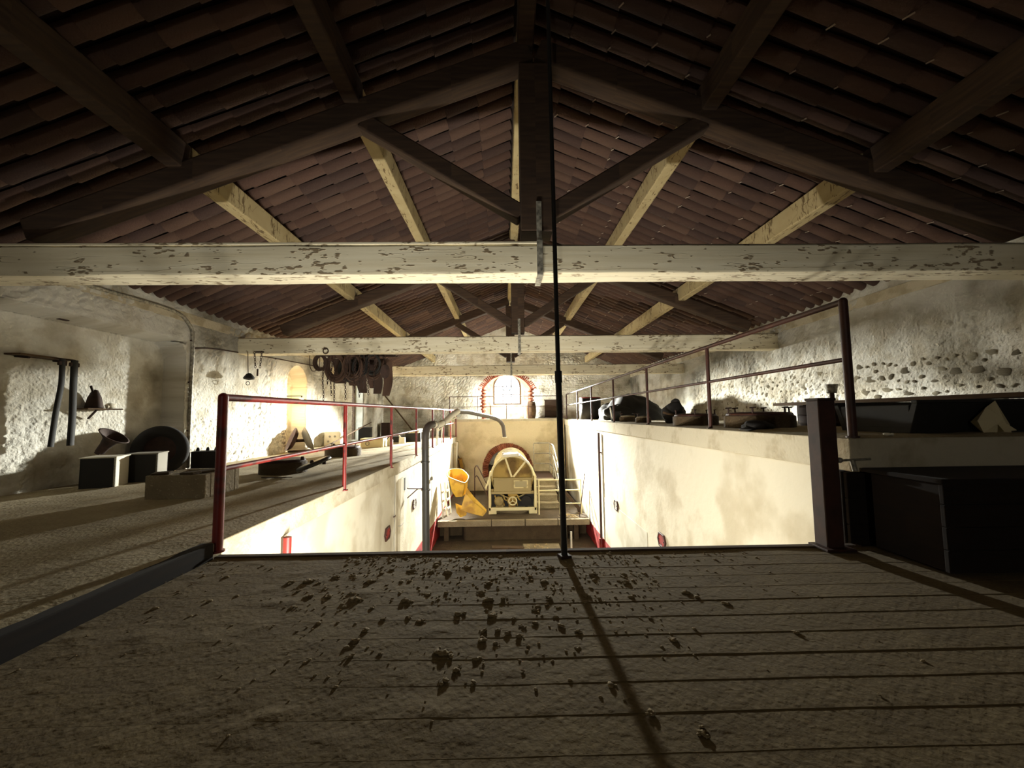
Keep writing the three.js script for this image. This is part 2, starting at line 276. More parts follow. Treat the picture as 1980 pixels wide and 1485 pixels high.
{
  const w = struct('wall_back'), s = 13;
  const f = (u, v) => { const x = lerp(XL, XR, u), y = lerp(0, roofY(x) + 0.1, v), y2 = Math.max(y, 0); return [x, y2, ZB + stoneRelief(x + 30, y2, s) - 0.012, x, y2]; };
  const inside = (x, y) => Math.abs(x - NC) < NH && y > YG && y < archY(x, NH, NS, 0.72);
  const g = grid(380, 260, f, (u, v) => { const x = lerp(XL, XR, u); return inside(x, lerp(0, roofY(x) + 0.1, v)) || lerp(0, roofY(x) + 0.1, v) < 1.5; });
  mesh('plaster', tint(g, (x, y, z) => stain(x + 30, y, 34)), M.wall, w);
  const head = (hw, spring, rise, n) => { const a = []; for (let i = 0; i <= n; i++) { const x = NC - hw + (2 * hw * i) / n; a.push([x, archY(x, hw, spring, rise)]); } return a; };
  const outer = [[XL - 0.9, 0], [XR + 0.6, 0], [XR + 0.6, 8], [XL - 0.9, 8]];
  const hole = [[NC - 0.6, 4.06], ...head(0.6, 4.85, 0.6, 24), [NC + 0.6, 4.06]].reverse();
  mesh('masonry', [boxUV(prism(outer, 0.28, 0, [hole]).translate(0, 0, ZB - 0.7))], M.pit, w);
  // splayed reveal between the wall face and the window
  const rim = (hw, spring, rise, z) => [[NC - hw, YG, z], ...head(hw, spring, rise, 26).map(([x, y]) => [x, y, z]), [NC + hw, YG, z]];
  const A = rim(NH + 0.02, NS, 0.74, ZB + 0.01), B = rim(0.74, NS, 0.62, ZB - 0.42);
  const rg = grid(A.length - 1, 6, (u, v) => { const i = Math.round(u * (A.length - 1)), q = A[i].map((c, k) => lerp(c, B[i][k], v)); return [...q, q[0] + q[1], q[2]]; });
  rg.index.array.reverse(); rg.computeVertexNormals();
  mesh('reveal', rg, M.redBrick, w);
  // bricks of the niche, one by one
  const bg = box(0.24, 0.062, 0.13, 0, 0, 0, 0.008); let n = 0;
  for (const sd of [-1, 1]) for (let y = YG + 0.01; y < NS - 0.03; y += 0.075) {
    const m = mesh('brick', bg, M.jambTone[Math.floor(rnd() * 3)], w); m.position.set(NC + sd * (NH + rr(-0.09, -0.05) + (n % 2) * 0.06), y, ZB - 0.035 + rr(0, 0.012)); m.rotation.y = sd * 0.55; n++;
  }
  const R = (NH * NH + 0.72 * 0.72) / (2 * 0.72), yc = NS + 0.72 - R, a0 = Math.asin(NH / R);
  for (let a = -a0; a <= a0 + 0.01; a += 0.072 / R * 1.06) { const m = mesh('brick', bg, M.jambTone[Math.floor(rnd() * 3)], w); m.position.set(NC + (R + 0.04) * Math.sin(a), yc + (R + 0.04) * Math.cos(a) - 0.03, ZB - 0.05 + rr(0, 0.012)); m.rotation.z = Math.PI / 2 - a; }
  mesh('parapet', [boxAt(NC - 0.72, NC + 0.72, YG, 4.04, ZB - 0.43, ZB - 0.3, 0.015), boxAt(NC - 0.7, NC + 0.7, 4.04, 4.07, ZB - 0.44, ZB - 0.28, 0.008)], M.fascia, w);
  // the window itself
  const win = struct('window_1', [NC, 4.07, ZB - 0.46]);
  const ah = (hw, n) => { const a = []; for (let i = 0; i <= n; i++) { const t = Math.PI - (Math.PI * i) / n; a.push([hw * Math.cos(t), 0.78 + hw * Math.sin(t)]); } return a; };
  const fr = [[-0.62, -0.01], ...ah(0.62, 24), [0.62, -0.01]], fi = [[-0.55, 0.06], ...ah(0.55, 24), [0.55, 0.06]].reverse();
  mesh('frame', [boxUV(prism(fr, 0.06, 0, [fi]))], M.oldBoard, win);
  for (const x of [-0.19, 0.19]) mesh('glazing_bar', [box(0.035, 1.28, 0.04, x, 0.02, 0.03, 0.004)], M.oldBoard, win);
  for (const y of [0.42, 0.8]) mesh('glazing_bar', [box(1.12, 0.035, 0.04, 0, y, 0.03, 0.004)], M.oldBoard, win);
  for (const [x0, x1] of [[-0.55, -0.2], [-0.18, 0.18], [0.2, 0.55]]) for (const [y0, y1] of [[0.06, 0.42], [0.455, 0.8], [0.835, Math.abs(x0 + x1) > 0.3 ? 1.12 : 1.3]]) mesh('pane', [boxAt(x0, x1, y0, y1, 0.026, 0.03, 0)], M.glass, win);
}
{
  const w = struct('wall_front'); mesh('plaster', [boxAt(XL - 0.9, XR + 0.5, 0, 8, ZF, ZF + 0.4, 0)], M.darkConcrete, w);
  const d = struct('door_1', [-5.6, YL, (DOOR[0] + DOOR[1]) / 2]);   // open doorway in the left wall: frame only
  for (const z of [-0.55, 0.55]) mesh('jamb', [box(0.1, 1.98, 0.06, 0, 0, z, 0.006)], M.oldBoard, d);
  mesh('head', [box(0.1, 0.06, 1.16, 0, 1.95, 0, 0.006)], M.oldBoard, d);
}

// ------------------------------------------------------------------ pit floor, press platform, vats, gallery, loft floor
{
  const f = struct('floor');
  mesh('screed', grid(60, 160, (u, v) => { const x = lerp(EL - 0.3, ER + 0.3, u), z = lerp(0.1, -17.2, v); return [x, 0.03 * (fbm(x * 2, z * 2, 4, 0, 71) - 0.5), z, x, z]; }), M.darkConcrete, f);
  mesh('slab', [boxAt(-6, 6, -0.4, -0.06, ZF, ZB - 0.6, 0)], M.darkConcrete, f);
  const p = struct('press_platform');
  mesh('platform_slab', [boxAt(-1.99, 2.44, 0.44, YP - 0.01, -12.32, -17.2, 0.01)], M.darkConcrete, p);
  mesh('slab_top', grid(60, 60, (u, v) => { const x = lerp(-1.99, 2.44, u), z = lerp(-12.3, -17.1, v); return [x, YP - 0.008 + 0.012 * fbm(x * 3, z * 3, 4, 0, 73), z, x, z]; }), M.darkConcrete, p);
  for (const [a, b] of [[-1.96, -0.42], [-0.4, 0.55], [0.57, 1.5], [1.52, 2.42]]) mesh('edging_block', [boxAt(a, b, 0.42, YP + 0.005, -12.16, -12.32, 0.015)], M.concrete, p);
  mesh('front_wall', grid(90, 10, (u, v) => { const x = lerp(-1.99, 2.44, u), y = lerp(-0.03, 0.45, v); return [x, y, -12.34 - 0.5 * smooth(0.03, 0.1, Math.abs(x - 0.25) - 1.45) + 0.04 * fbm(x * 3, y * 3, 3, 0, 75), x, y]; }), M.darkConcrete, p);
  for (const x of [-1.72, 1.72, 2.05]) mesh('pier', [box(0.14, 0.46, 0.18, x, -0.02, -12.36, 0.012)], M.darkConcrete, p);
}
function vatRow(name, x0, x1, edge, y, zNear, fas, skirt, s) {      // x0..x1 the body, edge = where it meets the pit
  const o = struct(name), sg = Math.sign(edge), lo = Math.min(x0, x1), hi = Math.max(x0, x1);
  const inner = edge + sg * 0.035;
  mesh('vat_wall', [sg < 0 ? boxAt(x0, inner, 0, y - fas, zNear + (sg > 0 ? -0.06 : 0), ZB, 0.005) : boxAt(inner, x1, 0, y - fas, zNear - 0.06, ZB, 0.005)], M.pit, o);
  mesh('edge_slab', [boxAt(lo, hi, y - fas, y - 0.012, zNear, ZB, 0.012)], M.fascia, o);
  const n = Math.round(Math.abs(zNear - ZB) / 0.06);
  const g = grid(64, n, (u, v) => {
    const x = lerp(lo, hi, u), z = lerp(zNear, ZB, v), e = smooth(0, 0.12, Math.abs(x - edge)) * smooth(0, 0.08, Math.abs(z - zNear));
    return [x, y - 0.012 + (0.012 + 0.022 * (fbm(x * 1.6, z * 1.6, 5, 0, s) - 0.5) + 0.012 * fbm(x * 9, z * 9, 3, 0, s + 5)) * e, z, x, z];
  });
  mesh('slab_top', g, M.vatTop, o);
  mesh('skirting', [sg < 0 ? boxAt(inner - 0.01, inner + 0.012, 0, skirt, zNear, -17, 0.003) : boxAt(inner - 0.012, inner + 0.01, 0, skirt, zNear - 0.06, -17, 0.003)], M.redWash, o);
  return o;
}
const vl = vatRow('vat_row', XL - 0.35, EL, EL, YL, ZF, 0.22, 0.62, 81), vr = vatRow('vat_row_001', ER, XR + 0.02, ER, YR, -2.92, 0.25, 0.45, 83);
mesh('painted_panel', [boxAt(ER + 0.028, ER + 0.05, 0.45, 1.52, -7.4, -10.55, 0.004)], std({ color: 0xcfcdc4, map: M.pit.map, roughness: 0.8 }), vr);
mesh('pilaster', [boxAt(EL - 0.02, EL + 0.1, YP, YL - 0.22, -16.2, -17, 0.01)], M.fascia, vl);
mesh('end_timber', [boxAt(ER - 0.03, ER + 0.1, 2.5, YR - 0.25, -2.98, -3.26, 0.006)], M.veryDarkWood, vr);
for (let k = 0; k < 3; k++) mesh('end_board', [boxAt(ER - 0.02, XR - 0.02, 2.62 + k * 0.182, 2.8 + k * 0.182, -2.945, -2.975, 0.006)], M.veryDarkWood, vr);  // very dark boards laid over the pale near end wall
mesh('dark_edge_strip', [boxAt(EL - 0.1, EL + 0.012, 2.5, YL - 0.004, ZF, -2.9, 0.01)], M.veryDarkWood, vl);  // very dark strip laid over the edge face
mesh('lower_wall', [boxAt(ER + 0.035, XR, 0, 2.5, -2.98, 0, 0)], M.pit, vr);
{
  const o = struct('gallery');
  const pts = [[-2.3, 0], [2.44, 0], [2.44, YG - 0.1], [-2.3, YG - 0.1]], ac = 0.1, ar = 0.78, hole = [[ac - ar, 0.58]];
  for (let i = 0; i <= 24; i++) { const t = Math.PI - (Math.PI * i) / 24; hole.push([ac + ar * Math.cos(t), 1.45 + ar * Math.sin(t)]); }
  hole.push([ac + ar, 0.58]);
  mesh('pit_wall', [boxUV(prism(pts, 0.3, 0, [hole.reverse()]).translate(0, 0, -17.3))], std({ map: M.pit.map, color: 0xe6dac0, bumpMap: M.fascia.bumpMap, bumpScale: 0.012, roughness: 0.95 }), o);
  mesh('tunnel', [boxAt(-2.3, -0.8, 0, 2.5, -17.3, -18.3, 0), boxAt(1.0, 2.44, 0, 2.5, -17.3, -18.3, 0), boxAt(-2.3, 2.44, 2.4, YG - 0.1, -17.3, -18, 0), boxAt(-1, 1.2, 0, 2.4, -18.0, -18.3, 0)], M.darkConcrete, o);
  mesh('gallery_slab', [boxAt(-2.3, 2.46, YG - 0.1, YG, -16.94, ZB, 0.012)], M.fascia, o);
  const bg = box(0.24, 0.062, 0.12, 0, 0, 0, 0.008);                // brick ring of the tunnel mouth
  for (let a = -0.35; a <= Math.PI + 0.35; a += 0.078) { const m = mesh('brick', bg, M.brickTone[Math.floor(rnd() * 3)], o), r = 0.9 + rr(-0.012, 0.012); m.position.set(ac + r * Math.cos(a) + 0.031 * Math.sin(a), 1.45 + r * Math.sin(a) - 0.031 * Math.cos(a), -16.97 + rr(-0.01, 0.012)); m.rotation.z = a; }
}
// the loft floor under the camera: dusty boards, each tilted a little over the next
const boardTop = (x, z) => { const k = (z + 2.92) / 0.155; return k - Math.floor(k); };
const ridge = (z) => 0.0005 + 0.0017 * hash(Math.floor((2.92 + z) / 0.155), 5, 1);
const loftH = (x, z) => YF + ridge(z) * boardTop(x, z) * smooth(-1.1, 0.6, x + 0.5 * (fbm(x, z * 2, 2, 0, 95) - 0.5)) + 0.008 * (fbm(x * 1.7, z * 1.7, 2, 0, 91) - 0.5) + 0.0022 * fbm(x * 9, z * 9, 3, 0, 92) + 0.012 * Math.max(0, fbm(x * 8, z * 10, 3, 0, 93) - 0.56) * smooth(1.2, -0.6, x);
{
  const o = struct('loft_floor');
  const N = 22;
  for (let i = 0; i < N; i++) {
    const z0 = -2.92 + 0.155 * i, z1 = z0 + 0.1545;
    const top = grid(330, 8, (u, v) => { const x = lerp(EL + 0.02, XR - 0.01, u), z = lerp(z1, z0, v); return [x, loftH(x, lerp(z1 - 0.0008, z0 + 0.0008, v)), z, x + i * 0.37, z]; });
    const lip = grid(330, 1, (u, v) => { const x = lerp(EL + 0.02, XR - 0.01, u); return [x, v ? loftH(x, z1 - 0.0008) : YF - 0.02, z1, x, v * 0.03]; });
    mesh('board', [top, lip], M.dust, o);
  }
  mesh('rear_floor', [boxAt(EL, XR, YF - 0.03, YF, -2.92 + 0.155 * N, ZF, 0)], M.dust, o);
  mesh('deck', [boxAt(EL - 0.02, ER + 0.05, 2.5, YF - 0.012, -2.9, ZF, 0.005), boxAt(ER, XR, 2.4, YF - 0.012, -2.9, ZF, 0.005)], M.darkWood, o);
  mesh('edge_beam', [boxAt(EL + 0.01, ER + 0.02, 2.49, YF + 0.012, -2.9, -2.96, 0.008)], M.oldBoard, o);
  mesh('rear_pit_wall', [boxAt(EL - 0.1, ER + 0.1, 0, 2.5, -0.2, 0, 0)], M.pit, o);
}

// ------------------------------------------------------------------ roof: deck, barrel tiles, purlins
{
  const c = struct('ceiling');
  const sl = Math.atan(0.385);
  for (const sd of [-1, 1]) {
    const L = 6.3, g = new THREE.BoxGeometry(L, 0.2, 27); g.translate(sd * L / 2, 0.1, 1.5);
    mesh('deck', [boxUV(place(g, CX, 7.5 + 0.12, -6.8, 0, 0, -sd * sl))], M.deck, c);
  }
  // tiles: half barrels, round side down, laid from the eaves to the ridge
  const TL = 0.45, R = 0.085, pitch = 0.215, ng = 8;
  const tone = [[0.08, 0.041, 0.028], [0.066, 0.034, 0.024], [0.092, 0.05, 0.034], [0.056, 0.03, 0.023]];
  const shape = (col) => {
    const prof = (r0, y0, n) => { const a = []; for (let i = 0; i <= n; i++) { const t = Math.PI + (Math.PI * i) / n; a.push([r0 * Math.cos(t), y0 + r0 * Math.sin(t) * 0.85]); } return a; };
    const o0 = prof(R, R * 0.85, ng), o1 = prof(R * 0.88, R * 0.85 + 0.012, ng);
    const outer = grid(ng, 1, (u, v) => { const p = (v ? o1 : o0)[Math.round(u * ng)]; return [v * TL, p[1], p[0], v * TL, p[0]]; });
    const end = grid(ng, 1, (u, v) => { const p = o0[Math.round(u * ng)]; return [0, p[1] + v * 0.016, p[0] * (1 - 0.12 * v), p[0], v * 0.016]; });
    return tint(mergeGeometries([outer, end]), () => col);
  };
  const geo = tone.map(shape), rest = [], fleck = [];
  const spots = [];
  for (const sd of [-1, 1]) for (let j = 0; j < 98; j++) for (let k = 0; k < 14; k++) {
    const z = 2.6 - j * pitch + (sd > 0 ? 0.06 : 0), d = 0.06 + k * 0.405;
    if (z < ZB + 0.05) continue;
    spots.push([sd, z, d, (d + 1.2) * 0.6 + Math.abs(z + 3.6) + (z > -2.2 ? 6 : 0)]);
  }
  spots.sort((a, b) => a[3] - b[3]);
  const mat = (sd, z, d) => { const m = new THREE.Matrix4().makeRotationFromEuler(new THREE.Euler(rr(-0.01, 0.01), sd > 0 ? Math.PI : 0, 0)); const t = new THREE.Matrix4().makeRotationZ(sd > 0 ? -sl : sl); t.multiply(m); const r = (d + TL) * Math.cos(sl); t.setPosition(CX + sd * r, 7.5 - 0.385 * r + 0.006 + rr(-0.004, 0.004), z + rr(-0.006, 0.006)); return t; };
  spots.forEach(([sd, z, d], i) => {
    const m = mat(sd, z, d), g = geo[Math.floor(rnd() * 4)];
    if (i < 300) { const o = mesh('tile', g, M.tile, c); o.applyMatrix4(m); } else rest.push(g.clone().applyMatrix4(m));
    if (sd > 0 && z < -1.5 && rnd() < 0.42) { const r = (d + 0.05) * Math.cos(sl); fleck.push(box(0.012, 0.004, rr(0.03, 0.07), CX + r, 7.5 - 0.385 * r - 0.002, z + rr(-0.03, 0.03), 0, 0, 0.6, -sl)); }
  });
  stuff(mesh('tile_field', rest, M.tile, c)); stuff(mesh('mortar_fleck', fleck, M.mortar, c));
  for (const [x, w] of [[-3.07, 0.15], [-1.43, 0.15], [2.0, 0.15], [3.63, 0.15], [CX + 0.02, 0.16]]) {
    const top = roofY(x) - 0.012 - (x > 0.1 && x < 1 ? 0.02 : 0);
    for (let k = 0; k < 4; k++) { const z1 = [2.5, -3.85, -8.3, -12.7][k], z0 = [-3.85, -8.3, -12.7, ZB + 0.02][k]; mesh('purlin', [bar(V(x + rr(-0.02, 0.02), top - 0.15, z1), V(x + rr(-0.02, 0.02), top - 0.15, z0), w, 0.27)], k ? M.purlin : M.darkWood, c); }  // nearest bay given darker wood to stand for the dimness there
  }
  mesh('wall_plate', [boxAt(XL - 0.05, XL + 0.02, 5.2, 5.36, ZF, ZB, 0.01)], M.fascia, c); mesh('wall_plate', [boxAt(XR - 0.02, XR + 0.05, 5.2, 5.36, ZF, ZB, 0.01)], M.fascia, c);
}
// ------------------------------------------------------------------ roof trusses
function wornBeam(x0, x1, y0, y1, z0, z1, s) {                      // a hewn timber along x
  const ring = [[0.02, 0], [0.98, 0], [1, 0.07], [1, 0.93], [0.98, 1], [0.02, 1], [0, 0.93], [0, 0.07], [0.02, 0]];
  const n = 90, g = grid(n, ring.length - 1, (u, v) => {
    const r = ring[Math.round(v * (ring.length - 1))], x = lerp(x0, x1, u), k = 0.012;
    return [x, lerp(y0, y1, r[1]) + k * (fbm(x * 1.1 + r[0] * 9, r[1] * 7, 3, 0, s) - 0.5) * 2, lerp(z0, z1, r[0]) + k * (fbm(x * 1.3, r[1] * 5 + r[0] * 3 + 40, 3, 0, s) - 0.5) * 2, x, v * 1.1];
  });
  return boxUV(g);
}
function truss(z, c, y0, y1, kpB, hw, label, s) {
  const o = thing('roof_truss', label, 'roof truss', [c, y0, z], 0, 'timber roof trusses');
  const d = 0.145, Y = (y) => y - y0;
  mesh('tie_beam', wornBeam(XL + 0.01 - c, XR - 0.01 - c, 0, y1 - y0, d, -d, s), M.beam, o);
  mesh('king_post', [box(2 * hw, 6.98 - kpB, 0.25, 0, Y(kpB), 0, 0.012)], M.darkWood, o);
  for (const sd of [-1, 1]) {
    const f = (q, off) => V(sd * q, Y(7.05 - 0.385 * q) + off, 0);
    mesh('rafter', [bar(f(0.04, 0.115), f(4.72, 0.115), 0.22, 0.22)], M.darkWood, o);
    mesh('strut', [bar(V(sd * (hw - 0.02), Y(kpB + 0.2), 0), V(sd * 1.66, Y(7.05 - 0.385 * 1.66) + 0.03, 0), 0.16, 0.16)], M.darkWood, o);
  }
  mesh('strap', [box(0.05, kpB - y1 + 0.3, 0.012, 0.02, y1 - y0 - 0.02, 0.132, 0.003), box(0.055, y1 - y0 + 0.06, 0.012, 0.02, -0.02, d + 0.012, 0.003), box(0.055, 0.012, 0.32, 0.02, -0.028, 0, 0.003)], M.galv, o);
  return o;
}
const T1 = truss(-3.85, 0.32, 4.9, 5.17, 5.31, 0.15, 'nearest roof truss, its cream flaking tie beam spanning the whole picture', 101);
mesh('cap_board', [boxAt(XL + 0.02 - 0.32, 0.01, 0.275, 0.3, 0.15, -0.1, 0.006)], M.beam, T1);
truss(-8.3, 0.29, 4.87, 5.18, 5.25, 0.13, 'middle roof truss with the rusty bundle hanging behind its cream tie beam', 102);
truss(-12.7, 0.2, 4.84, 5.13, 5.24, 0.13, 'farthest roof truss, just in front of the bright gallery window', 103);

// ------------------------------------------------------------------ railings
function railing(label, pts, posts, h, mid, r, matPost, matRail, group) {   // pts: ends at floor level
  const [a, b] = pts, o = thing('guard_rail', label, 'railing', [a.x, a.y, a.z], 0, group), at = (q) => V(lerp(0, b.x - a.x, q), lerp(0, b.y - a.y, q), lerp(0, b.z - a.z, q));
  posts.forEach((q, i) => { const p = at(q), k = i === 0 ? 1.35 : 1; mesh('post', [rod(p, p.clone().add(V(0, h, 0)), r * k, 12), cyl(r * 1.9, r * 1.9, 0.012, p.x, p.y, p.z)], matPost, o); });
  const e = at(0), f = at(1);
  mesh('top_rail', [rod(V(e.x, h, e.z), V(f.x, f.y + h, f.z), r * 1.05, 12), new THREE.SphereGeometry(r * 1.35, 12, 8).translate(e.x, h, e.z)].map((g) => boxUV(g)), matRail, o);
  for (const m of mid) mesh('mid_rail', [rod(V(e.x, m, e.z), V(f.x, f.y + m, f.z), r * 0.75, 10)], matRail, o);
  return o;
}
const zl = [-2.95, -5.2, -7.3, -9.35, -11.45, -13.45, -15.25, -16.9], zr = [-2.96, -5.02, -7.2, -9.45, -11.85, -14.15, -16.6];
railing('red tubular guard rail along the edge of the left vats, above the pit', [V(EL + 0.0, YL - 0.08, zl[0]), V(EL + 0.0, YL + 0.0, zl[7])], zl.map((z) => (z - zl[0]) / (zl[7] - zl[0])), 1.06, [0.56], 0.024, M.redPaint, M.redPaint);
railing('brown tubular guard rail along the edge of the higher right vats', [V(ER + 0.06, YR - 0.01, zr[0]), V(ER + 0.04, YR - 0.01, zr[6])], zr.map((z) => (z - zr[0]) / (zr[6] - zr[0])), 1.0, [0.57], 0.022, M.darkSteel, M.darkSteel);
railing('thin dark guard rail across the gallery in front of the bright window', [V(-2.24, YG, -16.98), V(2.4, YG, -16.98)], [0, 0.245, 0.5, 0.695, 1], 0.92, [0.5], 0.013, M.darkSteel, M.darkSteel);

// steel post at the corner of the opening, and the tall thin rod
{
  const o = thing('steel_post', 'thick dark square steel post at the right corner of the floor opening', 'post', [2.24, YF, -2.9]);
  mesh('column', [box(0.12, 1.02, 0.12, 0, 0, 0, 0.008)], M.postSteel, o);
  mesh('base_plate', [box(0.2, 0.016, 0.18, 0, 0.004, 0.02, 0.003)], M.darkSteel, o);
  mesh('cap', [box(0.13, 0.02, 0.13, 0, 1.015, 0, 0.004)], M.rust, o);
  const p = thing('steel_rod', 'tall thin black rod rising from the dusty boards to the roof', 'rod', [0.385, YF, -2.8]);
  mesh('lower_tube', [rod(V(0, 0, 0), V(-0.012, 1.2, -0.03), 0.021, 12)], M.black, p);
  mesh('upper_tube', [rod(V(-0.012, 1.2, -0.03), V(-0.03, 4.7, -0.1), 0.0155, 12)], M.black, p);
  mesh('coupling', [rod(V(-0.0115, 1.16, -0.029), V(-0.0125, 1.24, -0.031), 0.025, 12)], M.black, p);
  mesh('base_plate', [box(0.075, 0.02, 0.07, 0, 0, 0, 0.004, 0, 0.3)], M.rust, p);
}

// ------------------------------------------------------------------ lamps
{
  const o = thing('floodlight', 'glaring white floodlight, split into three added heads, hanging in front of the gallery window', 'floodlight', [0.1, 4.42, -17.3]);
  const glow = std({ color: 0xffffff, emissive: 0xfff6dc, emissiveIntensity: 14 });
  for (const [x, az, dep, half, I] of [[-0.2, -31, 23, 26, SIDE * 0.85], [0, 0, 17, 19.5, MIDDLE], [0.2, 33, 21, 25, SIDE]]) {   // three heads added to shape the beam: to the left wall, down the hall, to the right wall
    const a = az * Math.PI / 180, e = -dep * Math.PI / 180, dir = V(Math.sin(a) * Math.cos(e), Math.sin(e), Math.cos(a) * Math.cos(e));
    const hd = mesh('lamp_head', [lathe([[0, -0.15], [0.05, -0.15], [0.07, -0.08], [0.1, 0], [0.104, 0.01], [0.096, 0.01], [0.06, -0.06], [0, -0.07]], 24)], M.grey, o);
    hd.quaternion.setFromUnitVectors(V(0, 1, 0), dir); hd.position.set(x, 0.17, 0);
    mesh('lamp_face', [cyl(0.094, 0.094, 0.006, 0, -0.002, 0, 0, 0, 24)], glow, hd);
    const l = new THREE.SpotLight(WHITE_LIGHT, I, 0, half * Math.PI / 180, 0.55, 2);
    l.position.set(0.1 + x, 4.59, -17.3).addScaledVector(dir, 0.03); l.target.position.copy(l.position).add(dir); l.castShadow = true; l.shadow.radius = 8; scene.add(l, l.target);
  }
  mesh('bracket', [rod(V(-0.3, 0.17, -0.12), V(0.3, 0.17, -0.12), 0.016), rod(V(0, 0.17, -0.12), V(0, 0.5, -0.12), 0.012), rod(V(0, 0.5, -0.12), V(0, 1.1, -0.6), 0.012)], M.darkSteel, o);
  const p = new THREE.PointLight(WHITE_LIGHT, SPILL, 0, 2); p.position.set(0.1, 4.38, -17.22); p.shadow.radius = 3; p.castShadow = true; scene.add(p);
  mesh('added_bulb', [boxUV(new THREE.SphereGeometry(0.035, 14, 10).translate(0, -0.04, 0.08))], std({ emissive: 0xfff2d0, emissiveIntensity: 12 }), o);  // bulb added to give the back wall extra light
  mesh('added_bulb_holder', [rod(V(0, 0.01, -0.03), V(0, -0.02, 0.06), 0.014)], M.grey, o);
}
for (const [x, I, lab] of [[-1.0, 1, 'work floodlight on a tripod in the pit, below the floor edge on the left'], [0.0, 0.9, 'work floodlight on a tripod in the pit, below the middle of the floor edge']]) {
  const up = 18 * Math.PI / 180, y = 1.7, z = -2.78, o = thing('work_light', lab, 'floodlight', [x, 0.015, z], 0, 'tripod floodlights in the pit');
  mesh('housing', [box(0.4, 0.22, 0.05, 0, y - 0.125, 0.035, 0.012, up)], M.grey, o);
  mesh('lamp_face', [box(0.36, 0.18, 0.006, 0, y - 0.095, 0.006, 0, up)], std({ color: 0xffffff, emissive: 0xfff0cc, emissiveIntensity: 10 }), o);
  mesh('pole', [rod(V(0, 0.5, 0.06), V(0, y - 0.06, 0.06), 0.016), rod(V(0, y - 0.06, 0.06), V(0, y, 0.04), 0.02)], M.darkSteel, o);
  for (let k = 0; k < 3; k++) { const t = 0.5 + (k * 2 * Math.PI) / 3; mesh('leg', [rod(V(0, 0.62, 0.06), V(0.4 * Math.cos(t), 0.01, 0.06 + 0.4 * Math.sin(t)), 0.013)], M.darkSteel, o); }
  const l = new THREE.RectAreaLight(PIT_LIGHT, WORK * I, 0.36, 0.18); l.position.set(x, 0.015 + y, z - 0.012); l.lookAt(x, 0.015 + y + Math.sin(up), z - 0.012 - Math.cos(up)); scene.add(l);
}
{
  const o = thing('wall_bulb', 'small warm glowing bulb in the arched niche of the left wall', 'bulb', [-5.02, 3.9, -10.33]);
  mesh('bulb', [boxUV(new THREE.SphereGeometry(0.045, 14, 10).translate(0, 0.15, 0))], std({ emissive: 0xffd9a0, emissiveIntensity: 30 }), o);
  mesh('holder', [rod(V(-0.55, 0.24, 0), V(0, 0.24, 0), 0.012), rod(V(0, 0.25, 0), V(0, 0.18, 0), 0.018)], M.black, o);
  const p = new THREE.PointLight(WARM_LIGHT, WARM, 0, 2); p.position.set(-5.02, 4.05, -10.33); p.shadow.radius = 2; p.castShadow = true; scene.add(p);
}
{
  const o = thing('fill_lamp', 'weak round fill lamp added on the unseen rear wall behind the loft', 'fill lamp', [-1.6, 4.7, ZF - 0.02]);  // invented fill light, out of view, brightens faces turned to the camera
  mesh('base', [cyl(0.13, 0.13, 0.05, 0, 0, 0, -Math.PI / 2, 0, 24)], M.grey, o);
  mesh('bulb_glass', [boxUV(new THREE.SphereGeometry(0.1, 20, 12).translate(0, 0, -0.1))], std({ color: 0xffffff, emissive: 0xfff0d0, emissiveIntensity: 6 }), o);
  const p = new THREE.PointLight(PIT_LIGHT, REAR, 0, 2); p.position.set(-1.6, 4.7, ZF - 0.12); p.shadow.radius = 5; p.castShadow = true; scene.add(p);
}

